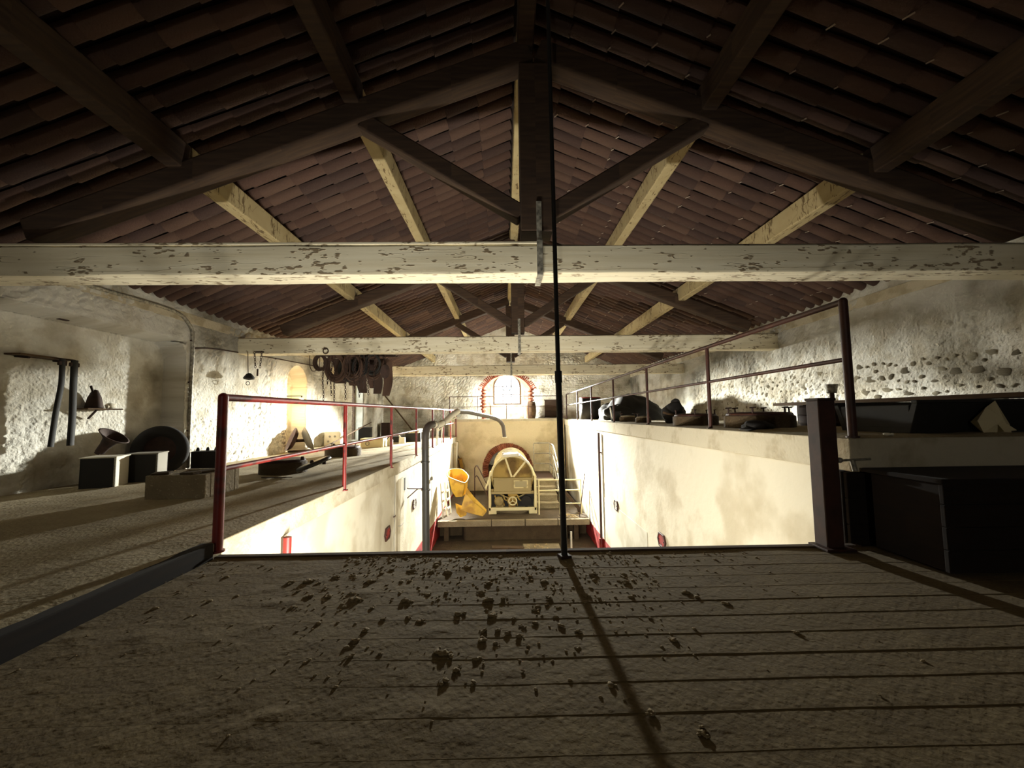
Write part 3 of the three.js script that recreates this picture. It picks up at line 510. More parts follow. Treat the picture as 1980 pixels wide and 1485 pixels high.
// ------------------------------------------------------------------ the press and what stands around it on the press platform
{
  const o = thing('wine_press', 'cream horizontal wine press with round spoked end and handwheel at the brick arch', 'wine press', [0.22, YP, -13.0]);
  const W = 0.74;
  mesh('frame', [boxAt(-W, -W + 0.07, 0.1, 1.06, 0.05, -0.12, 0.008), boxAt(W - 0.07, W, 0.1, 1.12, 0.05, -0.12, 0.008), boxAt(-W, W, 0.1, 0.2, 0.05, -0.12, 0.01),
    boxAt(-W, -W + 0.24, 0, 0.11, 0.05, -0.4, 0.012), boxAt(W - 0.24, W, 0, 0.11, 0.05, -0.4, 0.012), boxAt(-W, -W + 0.08, 0.1, 0.2, -0.1, -3.2, 0.01), boxAt(W - 0.08, W, 0.1, 0.2, -0.1, -3.2, 0.01)], M.creamClean, o);
  mesh('side_bracket', [bar(V(-W + 0.02, 1.04, 0), V(-W - 0.09, 0.78, 0), 0.05, 0.12), bar(V(-W + 0.02, 1.04, 0), V(-W + 0.07, 1.3, 0), 0.06, 0.1)], M.creamClean, o);
  mesh('side_bracket', [bar(V(W - 0.02, 1.1, 0), V(W - 0.14, 1.36, 0), 0.07, 0.1)], M.creamClean, o);
  const cy = 1.1, R = 0.66;                                         // the drum lies along z
  mesh('drum', [lathe([[R - 0.05, 0], [R, 0.04], [R, 3.4], [R - 0.06, 3.45]], 40, 0, cy, 0, -Math.PI / 2)], M.creamMetal, o);
  mesh('drum_end', [cyl(R - 0.02, R - 0.02, 0.02, 0, cy, -0.1, -Math.PI / 2, 0, 40), cyl(0.06, 0.06, 0.05, 0.02, cy + 0.44, -0.1, Math.PI / 2, 0, 12)], M.drumEnd, o);
  const arc = []; for (let i = 0; i <= 24; i++) { const t = Math.PI * (0.03 + 0.94 * i / 24); arc.push(V(R * Math.cos(t), cy + R * Math.sin(t), 0.03)); }
  mesh('rim', [tube(arc, 0.036, 8, 48)], M.creamClean, o);
  mesh('spoke', [bar(V(-0.02, cy + 0.02, 0.05), V(-0.22, cy + R - 0.03, 0.04), 0.055, 0.03)], M.creamClean, o);
  mesh('spoke', [bar(V(0.03, cy + 0.02, 0.05), V(0.42, cy + 0.5, 0.04), 0.055, 0.03)], M.creamClean, o);
  mesh('loading_hatch', [bar(V(-0.28, cy + R + 0.02, -0.06), V(0.2, cy + R + 0.05, -0.06), 0.09, 0.5), bar(V(0.22, cy + R + 0.04, -0.04), V(0.52, cy + R - 0.23, -0.04), 0.05, 0.5), bar(V(-0.28, cy + R - 0.06, 0), V(-0.28, cy + R + 0.1, 0), 0.06, 0.06)], M.white, o);
  mesh('apron_plate', [boxAt(-0.58, 0.58, 0.66, 1.06, 0.0, -0.03, 0.01), boxAt(-0.6, 0.6, 1.04, 1.09, 0.03, -0.04, 0.01), boxAt(-0.66, 0.66, 0.6, 0.68, 0.04, -0.05, 0.01)], M.apron, o);
  const ap = mesh('name_panel', [boxAt(0.06, 0.46, 0.79, 1.0, 0.02, 0.0, 0.006)], std({ color: 0xa79a72, roughness: 0.6 }), o);
  mesh('panel_frame', [boxAt(0.04, 0.48, 0.985, 1.015, 0.035, 0.0, 0.004), boxAt(0.04, 0.48, 0.775, 0.805, 0.035, 0.0, 0.004), boxAt(0.04, 0.08, 0.79, 1.0, 0.035, 0.0, 0.004), boxAt(0.44, 0.48, 0.79, 1.0, 0.035, 0.0, 0.004)], M.creamMetal, ap);
  mesh('back_plate', [boxAt(-0.66, 0.66, 0.2, 0.62, -0.1, -0.12, 0.004)], M.black, o);
  mesh('gear_case', [lathe([[0, 0], [0.13, 0], [0.15, 0.03], [0.15, 0.12], [0, 0.14]], 20, -0.02, 0.4, -0.1, Math.PI / 2), box(0.22, 0.1, 0.1, -0.02, 0.2, -0.02, 0.02), box(0.3, 0.12, 0.1, 0, 0.52, -0.04, 0.04)], M.drumEnd, o);
  mesh('motor', [lathe([[0, 0], [0.14, 0], [0.15, 0.04], [0.15, 0.14], [0.1, 0.2], [0, 0.2]], 20, -0.42, 0.38, -0.1, Math.PI / 2), box(0.24, 0.1, 0.12, -0.4, 0.2, -0.03, 0.02)], M.apron, o);
  mesh('pulley', [lathe([[0, 0], [0.16, 0], [0.16, 0.03], [0.13, 0.05], [0.16, 0.07], [0.16, 0.1], [0, 0.1]], 24, 0.42, 0.38, -0.06, Math.PI / 2), box(0.1, 0.2, 0.08, 0.42, 0.2, -0.04, 0.02)], M.rubber, o);
  for (const [a, b] of [[-0.55, -0.3], [-0.28, 0.1], [0.15, 0.35]]) mesh('feed_pipe', [tube([V(a, 0.56, -0.02), V(a + 0.06, 0.42, 0.01), V(b, 0.36, 0), V(b + 0.05, 0.24, -0.02)], 0.022, 6, 20)], M.drumEnd, o);
  const hw = mesh('handwheel', [boxUV(new THREE.TorusGeometry(0.12, 0.02, 8, 28).translate(0, 0.4, 0.09))], M.creamClean, o);
  mesh('hub', [rod(V(0, 0.4, 0.0), V(0, 0.4, 0.1), 0.022)], M.creamClean, hw);
  for (let k = 0; k < 3; k++) { const t = Math.PI / 2 + (k * 2 * Math.PI) / 3; mesh('spoke', [rod(V(0, 0.4, 0.09), V(0.1 * Math.cos(t), 0.4 + 0.1 * Math.sin(t), 0.09), 0.012, 6)], M.creamClean, hw); }
}
{ // yellow sheet-metal chute: an open bin over a folded channel
  const o = thing('metal_chute', 'yellow folded sheet metal chute dumped on its side left of the press', 'chute', [-1.2, YP, -13.0]);
  const fold = (rows) => { const n = rows[0].length; return rows.slice(1).flatMap((r, k) => Array.from({ length: n - 1 }, (_, i) => { const q = [rows[k][i], rows[k][i + 1], r[i + 1], r[i]].map((p) => V(...p)); const g = new THREE.BufferGeometry().setFromPoints([q[0], q[1], q[2], q[0], q[2], q[3]]); g.computeVertexNormals(); const g2 = g.clone(); const nn = g.attributes.normal; for (let m = 0; m < 6; m++) g2.attributes.position.setXYZ(m, g.attributes.position.getX(m) - 0.012 * nn.getX(m), g.attributes.position.getY(m) - 0.012 * nn.getY(m), g.attributes.position.getZ(m) - 0.012 * nn.getZ(m)); return [boxUV(g), boxUV(g2)]; }).flat()); };
  mesh('bin', fold([[[-0.58, 1.3, 0.1], [-0.5, 1.2, 0.42], [-0.02, 1.02, 0.45], [0.06, 1.16, 0.05], [-0.18, 1.32, -0.3], [-0.5, 1.34, -0.2], [-0.58, 1.3, 0.1]], [[-0.44, 0.84, 0.1], [-0.4, 0.78, 0.38], [-0.06, 0.74, 0.42], [0.02, 0.82, 0.1], [-0.1, 0.9, -0.22], [-0.4, 0.9, -0.15], [-0.44, 0.84, 0.1]], [[-0.3, 0.66, 0.14], [-0.28, 0.6, 0.36], [-0.08, 0.62, 0.4], [0.0, 0.7, 0.14], [-0.12, 0.74, 0.0], [-0.26, 0.72, 0.0], [-0.3, 0.66, 0.14]]]), M.yellow, o);
  mesh('rolled_rim', [tube([V(-0.58, 1.3, 0.1), V(-0.5, 1.2, 0.42), V(-0.02, 1.02, 0.45), V(0.06, 1.16, 0.05), V(-0.18, 1.32, -0.3), V(-0.5, 1.34, -0.2)], 0.022, 6, 60, true)], M.yellow, o);
  mesh('channel', fold([[[-0.3, 0.4, 0.3], [-0.14, 0.22, 0.42], [0.0, 0.72, 0.35], [0.04, 0.86, 0.3]], [[0.05, 0.28, 0.34], [0.1, 0.16, 0.46], [0.24, 0.45, 0.38], [0.28, 0.55, 0.3]], [[0.5, 0.06, 0.3], [0.52, 0.03, 0.38], [0.62, 0.14, 0.34], [0.62, 0.2, 0.28]]]), M.yellow, o);
  mesh('side_flap', fold([[[-0.3, 0.4, 0.3], [-0.14, 0.22, 0.42], [0.05, 0.16, 0.46]], [[-0.26, 0.14, 0.36], [-0.14, 0.02, 0.44], [0.03, 0.08, 0.46]]]), M.yellow, o);
}
{ // folded step ladder against the left vats
  const o = thing('step_ladder', 'folded white step ladder leaning on the left pit wall beside the yellow chute', 'ladder', [-1.86, YP, -12.6]);
  for (const [x, z] of [[0.0, 0.0], [0.1, -0.22]]) {
    mesh('rail', [bar(V(x, 0, z), V(x - 0.08, 1.02, z + 0.02), 0.03, 0.06)], M.white, o);
    mesh('rail', [bar(V(x + 0.06, 0.02, z - 0.34), V(x - 0.02, 1.0, z - 0.28), 0.03, 0.06)], M.white, o);
    for (let k = 0; k < 3; k++) mesh('rung', [bar(V(x - 0.02 * k, 0.22 + 0.26 * k, z), V(x + 0.05 - 0.02 * k, 0.22 + 0.26 * k, z - 0.33), 0.025, 0.06)], M.white, o);
  }
}
{ // leaning panels in the far left corner
  const a = thing('plywood_sheet', 'tan panel leaning in the far left corner behind the yellow chute', 'panel', [-1.78, YP, -16.45]);
  mesh('sheet', [box(0.62, 1.35, 0.03, 0, 0, 0, 0.004, -0.2, 0.35, 0.12)], std({ map: M.creamMetal.map, color: 0xc9ab6c, roughness: 0.8 }), a);
  mesh('batten', [box(0.05, 1.3, 0.04, 0.16, 0.02, 0.04, 0.004, -0.2, 0.35, 0.12)], M.oldBoard, a);
  const b = thing('narrow_board', 'dark narrow board leaning on the pit end wall left of the brick arch', 'panel', [-1.5, YP, -16.6]);
  mesh('board', [box(0.12, 1.5, 0.04, 0, 0, 0, 0.005, -0.16, 0, 0.28)], M.darkWood, b);
  mesh('batten', [box(0.2, 0.06, 0.03, -0.3, 1.0, -0.14, 0.004, -0.16, 0, 0.28)], M.darkWood, b);
}
{ // stairs and rails right of the press
  const o = thing('metal_stair', 'short stair with metal treads and handrails right of the press', 'stair', [1.36, YP, -13.6]);
  const n = 4, run = 0.36, rise = 0.19;
  for (let k = 0; k < n; k++) mesh('tread', [box(0.74, 0.05, run + 0.03, 0, rise * (k + 1) - 0.05, -run * (k + 0.5), 0.006)], M.concrete, o);
  for (let k = 0; k < n; k++) mesh('riser', [box(0.72, rise - 0.05, 0.03, 0, rise * k, -run * k - 0.03, 0.003)], M.concrete, o);
  mesh('landing', [boxAt(-0.42, 0.42, n * rise - 0.05, n * rise, -run * n, -3.3, 0.008)], M.darkSteel, o);
  for (const x of [-0.36, 0.36]) for (const z of [-3.1, -1.6]) mesh('leg', [box(0.06, n * rise - 0.05, 0.06, x, 0, z, 0.004)], M.darkSteel, o);
  const H = 1.15, x = 0.4, y = n * rise;
  for (const h of [1.15, 0.75, 0.35]) mesh('handrail', [tube([V(x + 0.04, h * 0.9 - 0.05, 0.1), V(x + 0.02, y + h - 0.12, -1.4), V(x, y + h, -1.7), V(x, y + h, -2.7), V(x - 0.1, y + h, -2.9), V(x - 0.62, y + h, -2.9)], 0.02, 8, 60)], M.galv, o);
  for (const [px, py, pz] of [[x + 0.03, 0, 0.05], [x + 0.02, 0.4, -0.7], [x, y, -1.7], [x, y, -2.75], [x - 0.62, y, -2.9]]) mesh('post', [rod(V(px, py, pz), V(px, py + H - (pz > -0.5 ? 0.2 : 0.02), pz), 0.018)], M.galv, o);
  const g = thing('barrier_rail', 'low cream barrier of two tubes between the press and the right pit wall', 'railing', [1.0, YP, -12.82]);
  for (const h of [1.03, 0.72]) mesh('rail', [rod(V(0, h, 0), V(1.32, h, 0), 0.02)], M.creamClean, g);
  mesh('rail', [rod(V(0.66, 0.32, 0), V(1.32, 0.32, 0), 0.018)], M.creamClean, g);
  for (const q of [0.02, 0.66, 1.31]) mesh('post', [rod(V(q, 0, 0), V(q, 1.04, 0), 0.02)], M.creamClean, g);
  const l = thing('handrail', 'small dark handrail left of the press drum', 'railing', [-1.12, YP, -15.4]);
  for (const h of [1.12, 0.75]) mesh('rail', [tube([V(0, h, 0), V(0.1, h + 0.06, 0.02), V(0.4, h - 0.45, 0.3), V(0.5, h - 0.6, 0.4)], 0.018, 8, 30)], M.darkSteel, l);
  mesh('post', [rod(V(0, 0, 0), V(0, 1.12, 0), 0.018)], M.darkSteel, l); mesh('post', [rod(V(0.5, 0, 0.4), V(0.5, 0.52, 0.4), 0.018)], M.darkSteel, l);
  const r = thing('leaning_rod', 'thin bare rod leaning on the right pit wall by the straw', 'rod', [2.19, YP, -12.5]);
  mesh('shaft', [rod(V(0, 0, 0), V(0.2, 1.2, -0.1), 0.013)], M.darkSteel, r); mesh('tip', [rod(V(0.2, 1.2, -0.1), V(0.206, 1.235, -0.103), 0.017)], M.rust, r);
  const bits = []; for (let k = 0; k < 90; k++) { const a = rr(0, 6.28), L = rr(0.08, 0.3), px = rr(-0.4, 0.08), pz = rr(-0.12, 0.22), py = rr(0.005, 0.06); bits.push(rod(V(px, py, pz), V(px + L * Math.cos(a) * 0.5, py + rr(-0.01, 0.03), pz + L * Math.sin(a) * 0.5), 0.005, 5)); }
  const st = mesh('straw_litter', bits, M.straw); st.position.set(2.0, YP, -12.5); tag(st, 'pale straw and twigs scattered on the right end of the press platform', 'straw'); stuff(st);
  const s2 = thing('angled_brace', 'dark slanting timber brace behind the cream barrier', 'brace', [1.62, YP, -13.16]);
  mesh('timber', [bar(V(0.24, 0.6, -0.3), V(0.7, 0.06, 0.0), 0.1, 0.07)], M.darkWood, s2); mesh('foot', [box(0.14, 0.08, 0.14, 0.7, 0, 0.0, 0.01)], M.darkWood, s2);
}
{ // the lower pit floor in front of the platform
  const p = thing('plank', 'loose grey plank lying across the pit floor below the platform', 'plank', [0.05, 0.02, -11.3]);
  mesh('board', [box(0.86, 0.045, 0.2, 0, 0.05, 0, 0.006, 0, 0.08, -0.05)], M.oldBoard, p); mesh('batten', [box(0.1, 0.06, 0.24, -0.3, 0, 0, 0.006)], M.darkWood, p);
  const s = thing('stone_slab', 'flat grit strewn slab on the pit floor beside the loose plank', 'slab', [0.95, 0.01, -11.35]);
  mesh('slab', [box(1.0, 0.07, 0.62, 0, 0, 0, 0.02, 0, -0.03)], M.concrete, s);
  const grit = []; for (let k = 0; k < 70; k++) grit.push(roughen(new THREE.IcosahedronGeometry(rr(0.006, 0.018), 0), 0.3, 30, k).translate(rr(-0.45, 0.2), 0.072, rr(-0.25, 0.25)));
  stuff(mesh('grit', grit, M.straw, s));
  const v = thing('standpipe', 'short pale upright pipe at the foot of the press platform', 'pipe', [1.7, 0.0, -11.0]);
  mesh('tube', [rod(V(0, 0, 0), V(0, 0.56, 0), 0.024)], M.white, v); mesh('flange', [cyl(0.06, 0.06, 0.02)], M.white, v);
}
// ------------------------------------------------------------------ pipes and fittings on the pit walls
{
  const o = thing('must_pipe', 'thick grey upright pipe with a white hose end arching over the pit', 'pipe', [-1.69, 0.0, -8.9]);
  mesh('riser', [rod(V(0.03, 0.02, 0), V(0, 2.95, 0), 0.078, 20)], M.pipe, o);
  mesh('elbow', [tube([V(0, 2.9, 0), V(0, 3.2, 0), V(0.02, 3.34, -0.05), V(0.07, 3.41, -0.16), V(0.1, 3.42, -0.3)], 0.08, 16, 30)], M.hose, o);
  mesh('flange', [cyl(0.098, 0.098, 0.03, 0, 2.62, 0), cyl(0.098, 0.098, 0.03, 0.015, 2.04, 0), cyl(0.11, 0.11, 0.03, 0.03, 0, 0)], M.pipe, o);
  mesh('white_hose', [tube([V(0.09, 3.42, -0.26), V(0.15, 3.4, -0.8), V(0.24, 3.46, -1.2), V(0.36, 3.62, -1.6), V(0.47, 3.72, -1.95)], 0.072, 14, 40)], M.whiteHose, o);
  mesh('dark_hose', [tube([V(0.46, 3.715, -1.92), V(0.66, 3.71, -2.8), V(0.98, 3.62, -4.2), V(1.28, 3.53, -5.2), V(1.5, 3.42, -5.6), V(1.63, 3.22, -5.75), V(1.68, 2.84, -5.8)], 0.068, 14, 80)], M.hose, o);
  mesh('hose_lip', [boxUV(new THREE.TorusGeometry(0.072, 0.014, 8, 20).rotateX(Math.PI / 2).translate(1.68, 2.83, -5.8))], M.whiteHose, o);
  for (const q of [[0.125, 3.41, -0.5], [0.2, 3.43, -1.05]]) mesh('hose_clip', [boxUV(new THREE.TorusGeometry(0.076, 0.01, 6, 20).translate(...q))], M.galv, o);
  mesh('wall_bracket', [bar(V(-0.29, 2.15, 0.36), V(-0.05, 2.08, 0), 0.02, 0.04), bar(V(-0.29, 1.96, 0.36), V(-0.13, 2.1, 0.12), 0.02, 0.03)], M.darkSteel, o);
  const h = thing('hose_stand', 'thin pale tube stand propping the white hose at the end of the red rail', 'stand', [-1.6, YL, -12.0]);
  mesh('top_bar', [tube([V(-0.35, 0.62, 0.35), V(0.05, 0.72, -0.1), V(0.16, 0.78, -0.3)], 0.018, 8, 20)], M.white, h);
  for (const [x, z] of [[-0.3, 0.28], [-0.34, -0.2], [-0.32, -0.8]]) mesh('leg', [tube([V(x - 0.02, 0, z), V(x, 0.5, z), V(x + 0.1, 0.66, z - 0.05)], 0.016, 8, 16)], M.white, h);
  mesh('brace', [tube([V(-0.34, 0.4, -0.2), V(-0.1, 0.62, -0.25), V(0.14, 0.78, -0.3)], 0.014, 8, 16)], M.white, h);
  mesh('cradle', [tube([V(0.12, 0.86, -0.36), V(0.16, 0.78, -0.3), V(0.3, 0.78, -0.3), V(0.36, 0.88, -0.32)], 0.014, 8, 16)], M.white, h);
}
{
  const t = thing('cable_trunking', 'flat grey cable trunking running down the left pit wall', 'trunking', [EL - 0.02, 0.0, -8.1]);
  mesh('duct', [box(0.05, 2.42, 0.26, 0.0, 0.0, 0, 0.006)], M.fascia, t);
  for (const y of [0.9, 1.55]) mesh('band', [box(0.06, 0.015, 0.28, 0.002, y, 0, 0.002)], M.grey, t);
  mesh('slot', [box(0.012, 0.24, 0.08, 0.022, 2.16, -0.2, 0.002)], M.black, t);
  const c = thing('wall_cable', 'thin cable looping down the left pit wall beside the trunking', 'cable', [EL - 0.02, 2.55, -7.6]);
  mesh('cord', [tube([V(0.012, 0, 0), V(0.012, -0.3, -0.02), V(0.02, -0.55, 0.03), V(0.012, -0.72, 0.0), V(0.012, -1.2, 0.02), V(0.014, -1.5, -0.03)], 0.007, 6, 50)], M.grey, c);
  mesh('clip', [box(0.02, 0.02, 0.1, 0.01, -0.74, 0, 0.003)], M.darkSteel, c);
  const c2 = thing('wall_cable', 'thin cable with a small tap box at the far end of the left pit wall', 'cable', [EL - 0.02, 2.5, -11.4]);
  mesh('cord', [tube([V(0.008, 0, 0), V(0.008, -0.6, 0), V(0.008, -1.3, 0.01)], 0.007, 6, 20)], M.grey, c2); mesh('box', [box(0.05, 0.1, 0.1, 0.02, -0.62, 0, 0.006)], M.grey, c2);
  const p = thing('red_pipe', 'short bright red pipe running down the left pit wall near the floor edge', 'pipe', [EL + 0.03, 0.0, -3.82]);
  mesh('tube', [rod(V(0, 0, 0), V(0, 2.54, 0), 0.036, 14)], M.redPaint, p); mesh('clamp', [box(0.05, 0.03, 0.12, -0.03, 2.3, 0, 0.004)], M.darkSteel, p);
  const q = thing('drain_pipe', 'thin rusty brown pipe standing against the right pit wall', 'pipe', [ER - 0.02, 0.0, -10.75]);
  mesh('tube', [rod(V(0, 0.02, 0), V(0, 3.12, 0), 0.03, 12)], M.darkSteel, q); mesh('shoe', [cyl(0.055, 0.055, 0.45, 0, 0, 0)], M.redPaint, q); mesh('clamp', [box(0.06, 0.03, 0.1, 0.03, 2.6, 0, 0.004)], M.darkSteel, q);
  const hexagon = (w, h) => [[-w / 2, 0], [-w * 0.32, h / 2], [w * 0.32, h / 2], [w / 2, 0], [w * 0.32, -h / 2], [-w * 0.32, -h / 2]];
  const plaque = (lab, x, y, z, mat) => { const s = Math.sign(x), o = thing('vat_plate', lab, 'plate', [x, y, z], 0, 'plates on the vat walls'); mesh('plate', [boxUV(prism(hexagon(0.32, 0.2), 0.012, 0.003).rotateY(-s * Math.PI / 2))], mat, o); mesh('rim', [boxUV(prism(hexagon(0.33, 0.21), 0.02, 0.002, [hexagon(0.28, 0.165).reverse()]).rotateY(-s * Math.PI / 2))], M.darkSteel, o); for (const dz of [-0.11, 0.11]) mesh('bolt', [boxUV(new THREE.SphereGeometry(0.012, 8, 6).translate(-s * 0.02, 0, dz))], M.darkSteel, o); };
  const red = std({ map: M.redPaint.map, color: 0xd9a08a, roughness: 0.8 });
  plaque('rust red hexagonal plate on the left pit wall', EL - 0.03, 1.63, -7.21, red); plaque('grey hexagonal plate on the left pit wall beyond the trunking', EL - 0.03, 1.69, -9.3, M.grey);
  plaque('rust red hexagonal plate on the right pit wall', ER + 0.03, 1.59, -6.69, red); plaque('grey hexagonal plate on the right pit wall above the faded panel', ER + 0.03, 1.565, -9.4, M.grey);
}
// ------------------------------------------------------------------ things on the right vats
function manhole(name, label, x, y, z, r, h, lidMat, clamps, s) {
  const o = thing(name, label, 'manhole', [x, y, z], s);
  mesh('kerb', [lathe([[r, 0], [r, h * 0.8], [r - 0.02, h * 0.86], [r - 0.06, h * 0.86], [r - 0.06, 0]], 36)], M.darkConcrete, o);
  mesh('lid', [lathe([[0, h * 0.84], [r - 0.03, h * 0.84], [r - 0.02, h * 0.88], [r - 0.03, h], [r - 0.05, h + 0.01], [0, h + 0.02]], 36)], lidMat, o);
  for (let k = 0; k < clamps; k++) { const t = (k / clamps) * Math.PI * 2 + 0.4, cx = (r - 0.04) * Math.cos(t), cz = (r - 0.04) * Math.sin(t); mesh('clamp', [rod(V(cx, h - 0.02, cz), V(cx, h + 0.06, cz), 0.009, 8), rod(V(cx - 0.035, h + 0.06, cz), V(cx + 0.035, h + 0.065, cz + 0.01), 0.008, 8)], M.rust, o); }
  return o;
}
manhole('vat_manhole', 'largest round manhole on the right vats, nearest the camera', 2.92, YR, -4.72, 0.36, 0.17, M.darkSteel, 6, 0.2);
manhole('vat_manhole', 'second round manhole on the right vats behind the rail', 2.8, YR, -6.05, 0.31, 0.16, M.darkSteel, 5, 0.9);
manhole('vat_manhole', 'small low manhole on the right vats beside the dark sack', 2.72, YR, -8.1, 0.15, 0.12, M.concrete, 2, 0.4);
manhole('vat_manhole', 'farthest small manhole on the right vats in front of the dark heap', 2.74, YR, -9.2, 0.18, 0.13, M.concrete, 2, 0.1);
{
  const a = thing('dark_rag', 'small dark heap of rag at the edge before the largest right manhole', 'rag', [2.62, YR, -4.25]);
  mesh('cloth', [roughen(new THREE.IcosahedronGeometry(0.15, 3), 0.4, 9, 3).scale(1, 0.42, 0.7).translate(0, 0.035, 0)], M.rubber, a); mesh('corner', [roughen(new THREE.IcosahedronGeometry(0.06, 2), 0.4, 14, 5).scale(1.4, 0.3, 1).translate(-0.15, 0.012, 0.05)], M.rubber, a);
  const b = thing('bucket', 'dark bucket with a pale upright stick beside the far rail posts', 'bucket', [2.66, YR, -9.9]);
  mesh('shell', [lathe([[0, 0], [0.1, 0], [0.13, 0.24], [0.135, 0.25], [0.12, 0.24], [0.09, 0.02]], 24)], M.rubber, b); mesh('stick', [rod(V(-0.08, 0.06, 0.04), V(-0.14, 0.34, 0.05), 0.018)], M.white, b);
  const c = thing('tarp_heap', 'large black heap under a tarpaulin at the far end of the right vats', 'heap', [3.85, YR, -12.6]);
  mesh('tarpaulin', [roughen(new THREE.SphereGeometry(1, 40, 20, 0, 6.2832, 0, Math.PI / 2), 0.2, 2.1, 9).scale(0.95, 0.78, 1.1)], M.black, c); mesh('fold', [roughen(new THREE.SphereGeometry(0.4, 24, 14), 0.3, 4, 4).scale(1.3, 0.6, 1).translate(-0.5, 0.2, 0.7)], M.black, c);
  const d = thing('iron_drum', 'dark drum with a rusty red rim on the far right vats', 'drum', [2.9, YR, -14.0]);
  mesh('shell', [lathe([[0, 0], [0.36, 0], [0.36, 0.3], [0.375, 0.32], [0.36, 0.34], [0.36, 0.72], [0, 0.72]], 28)], M.black, d); mesh('rim', [boxUV(new THREE.TorusGeometry(0.34, 0.025, 8, 30).rotateX(Math.PI / 2).translate(0, 0.73, 0))], M.redPaint, d);
  const e = thing('dark_sack', 'dark slumped sack with a stick across it by the second right manhole', 'sack', [2.95, YR, -7.2]);
  mesh('bag', [roughen(new THREE.SphereGeometry(0.2, 24, 16), 0.3, 6, 2).scale(1, 1.05, 1).translate(0, 0.17, 0)], M.rubber, e); mesh('neck', [roughen(new THREE.SphereGeometry(0.08, 16, 10), 0.4, 9, 6).translate(0.05, 0.36, 0)], M.rubber, e);
  mesh('stick', [rod(V(-0.26, 0.2, 0.2), V(0.2, 0.06, 0.3), 0.02)], M.oldBoard, e);
  const f = thing('shelf_plank', 'long rough plank raised along the right wall above the black trough', 'plank', [4.5, YR, -6.5]);
  mesh('board', [box(0.3, 0.045, 4.4, 0, 0.28, 2.0, 0.006, 0, -0.02, 0)], M.oldBoard, f);
  for (const z of [0.5, 3.6]) mesh('trestle', [box(0.34, 0.28, 0.14, 0, 0, z, 0.01)], M.darkWood, f);
  const g = thing('squat_drum', 'squat dark drum under the near end of the long plank', 'drum', [4.12, YR, -5.2]);
  mesh('shell', [lathe([[0, 0], [0.3, 0], [0.32, 0.05], [0.32, 0.22], [0.3, 0.26], [0, 0.26]], 28)], M.rust, g); mesh('hoop', [boxUV(new THREE.TorusGeometry(0.322, 0.01, 6, 30).rotateX(Math.PI / 2).translate(0, 0.14, 0))], M.rust, g);
  const h = thing('tin_funnel', 'small pale tin on a stem standing on the long plank', 'funnel', [4.42, YR + 0.326, -5.5]);
  mesh('cup', [lathe([[0.0, 0.1], [0.055, 0.1], [0.06, 0.12], [0.075, 0.22], [0.07, 0.22], [0.05, 0.12]], 20)], M.galv, h); mesh('stem', [rod(V(0, 0, 0), V(0, 0.11, 0), 0.03)], M.rust, h);
  const t = thing('feed_trough', 'long black plastic trough behind the crumpled paper bag', 'trough', [4.2, YR, -3.5]);
  const tp = (x0, x1, y, z0, z1) => [[x0, y, z0], [x1, y, z0], [x1, y, z1], [x0, y, z1], [x0, y, z0]];
  mesh('basin', [boxUV(place(prism([[-0.32, 0], [0.32, 0], [0.4, 0.24], [0.36, 0.24], [0.28, 0.04], [-0.28, 0.04], [-0.36, 0.24], [-0.4, 0.24]], 2.1, 0.004), -1.05, 0.005, 0, 0, Math.PI / 2)), box(0.04, 0.22, 0.66, -1.03, 0.005, 0, 0.01), box(0.04, 0.22, 0.66, 1.03, 0.005, 0, 0.01)], M.black, t);
  mesh('rim', [box(2.14, 0.025, 0.05, 0, 0.235, 0.39, 0.006), box(2.14, 0.025, 0.05, 0, 0.235, -0.39, 0.006)], M.black, t);
  const p = thing('paper_bag', 'crumpled cream paper bag standing on the right vat edge', 'paper bag', [3.66, YR + 0.008, -3.06]);
  const pg = new THREE.BufferGeometry(); const pv = [[-0.09, 0, 0.02], [0.11, 0, 0.03], [0.14, 0.06, 0], [0.07, 0.24, -0.02], [-0.03, 0.19, 0], [-0.14, 0.09, 0.03], [0.0, 0.1, 0.08], [0.02, 0, -0.09], [-0.08, 0.08, -0.07], [0.08, 0.1, -0.08]].map((q) => V(...q));
  const fs = [[0, 1, 6], [1, 2, 6], [2, 3, 6], [3, 4, 6], [4, 5, 6], [5, 0, 6], [7, 0, 8], [0, 5, 8], [5, 4, 8], [4, 3, 8], [3, 9, 8], [9, 7, 8], [3, 2, 9], [2, 1, 9], [1, 7, 9], [0, 7, 1]]; pg.setFromPoints(fs.flat().map((k) => pv[k])); pg.computeVertexNormals();
  mesh('sheet', [boxUV(pg)], M.paper, p); mesh('torn_flap', [boxUV(prism([[-0.05, 0], [0.05, 0.01], [0.02, 0.09], [-0.04, 0.07]], 0.004).rotateX(-0.7).translate(0.02, 0.01, 0.1))], M.paper, p);
  const s = thing('paper_scrap', 'tiny white paper scrap on the right vat edge left of the paper bag', 'paper scrap', [2.78, YR + 0.01, -2.98]);
  mesh('sheet', [roughen(new THREE.IcosahedronGeometry(0.026, 1), 0.4, 20, 2).scale(1.3, 0.5, 1)], M.white, s); mesh('corner', [roughen(new THREE.IcosahedronGeometry(0.012, 1), 0.4, 30, 3).translate(0.03, 0, 0.01)], M.white, s);
  const w = thing('wooden_chest', 'dark wooden chest in the shadow under the near end of the right vats', 'chest', [3.32, YF + 0.006, -2.62]);
  for (let k = 0; k < 4; k++) mesh('board', [box(1.62, 0.125, 0.03, 0, 0.01 + k * 0.128, 0.24, 0.006)], M.veryDarkWood, w);
  mesh('body', [box(1.6, 0.5, 0.46, 0, 0.008, 0, 0.01)], M.veryDarkWood, w); mesh('lid', [box(1.66, 0.03, 0.54, 0, 0.51, 0, 0.008)], M.veryDarkWood, w);
  const v = thing('brass_tap', 'small shiny tap at the near corner of the right vats', 'tap', [2.42, 3.26, -2.86]);
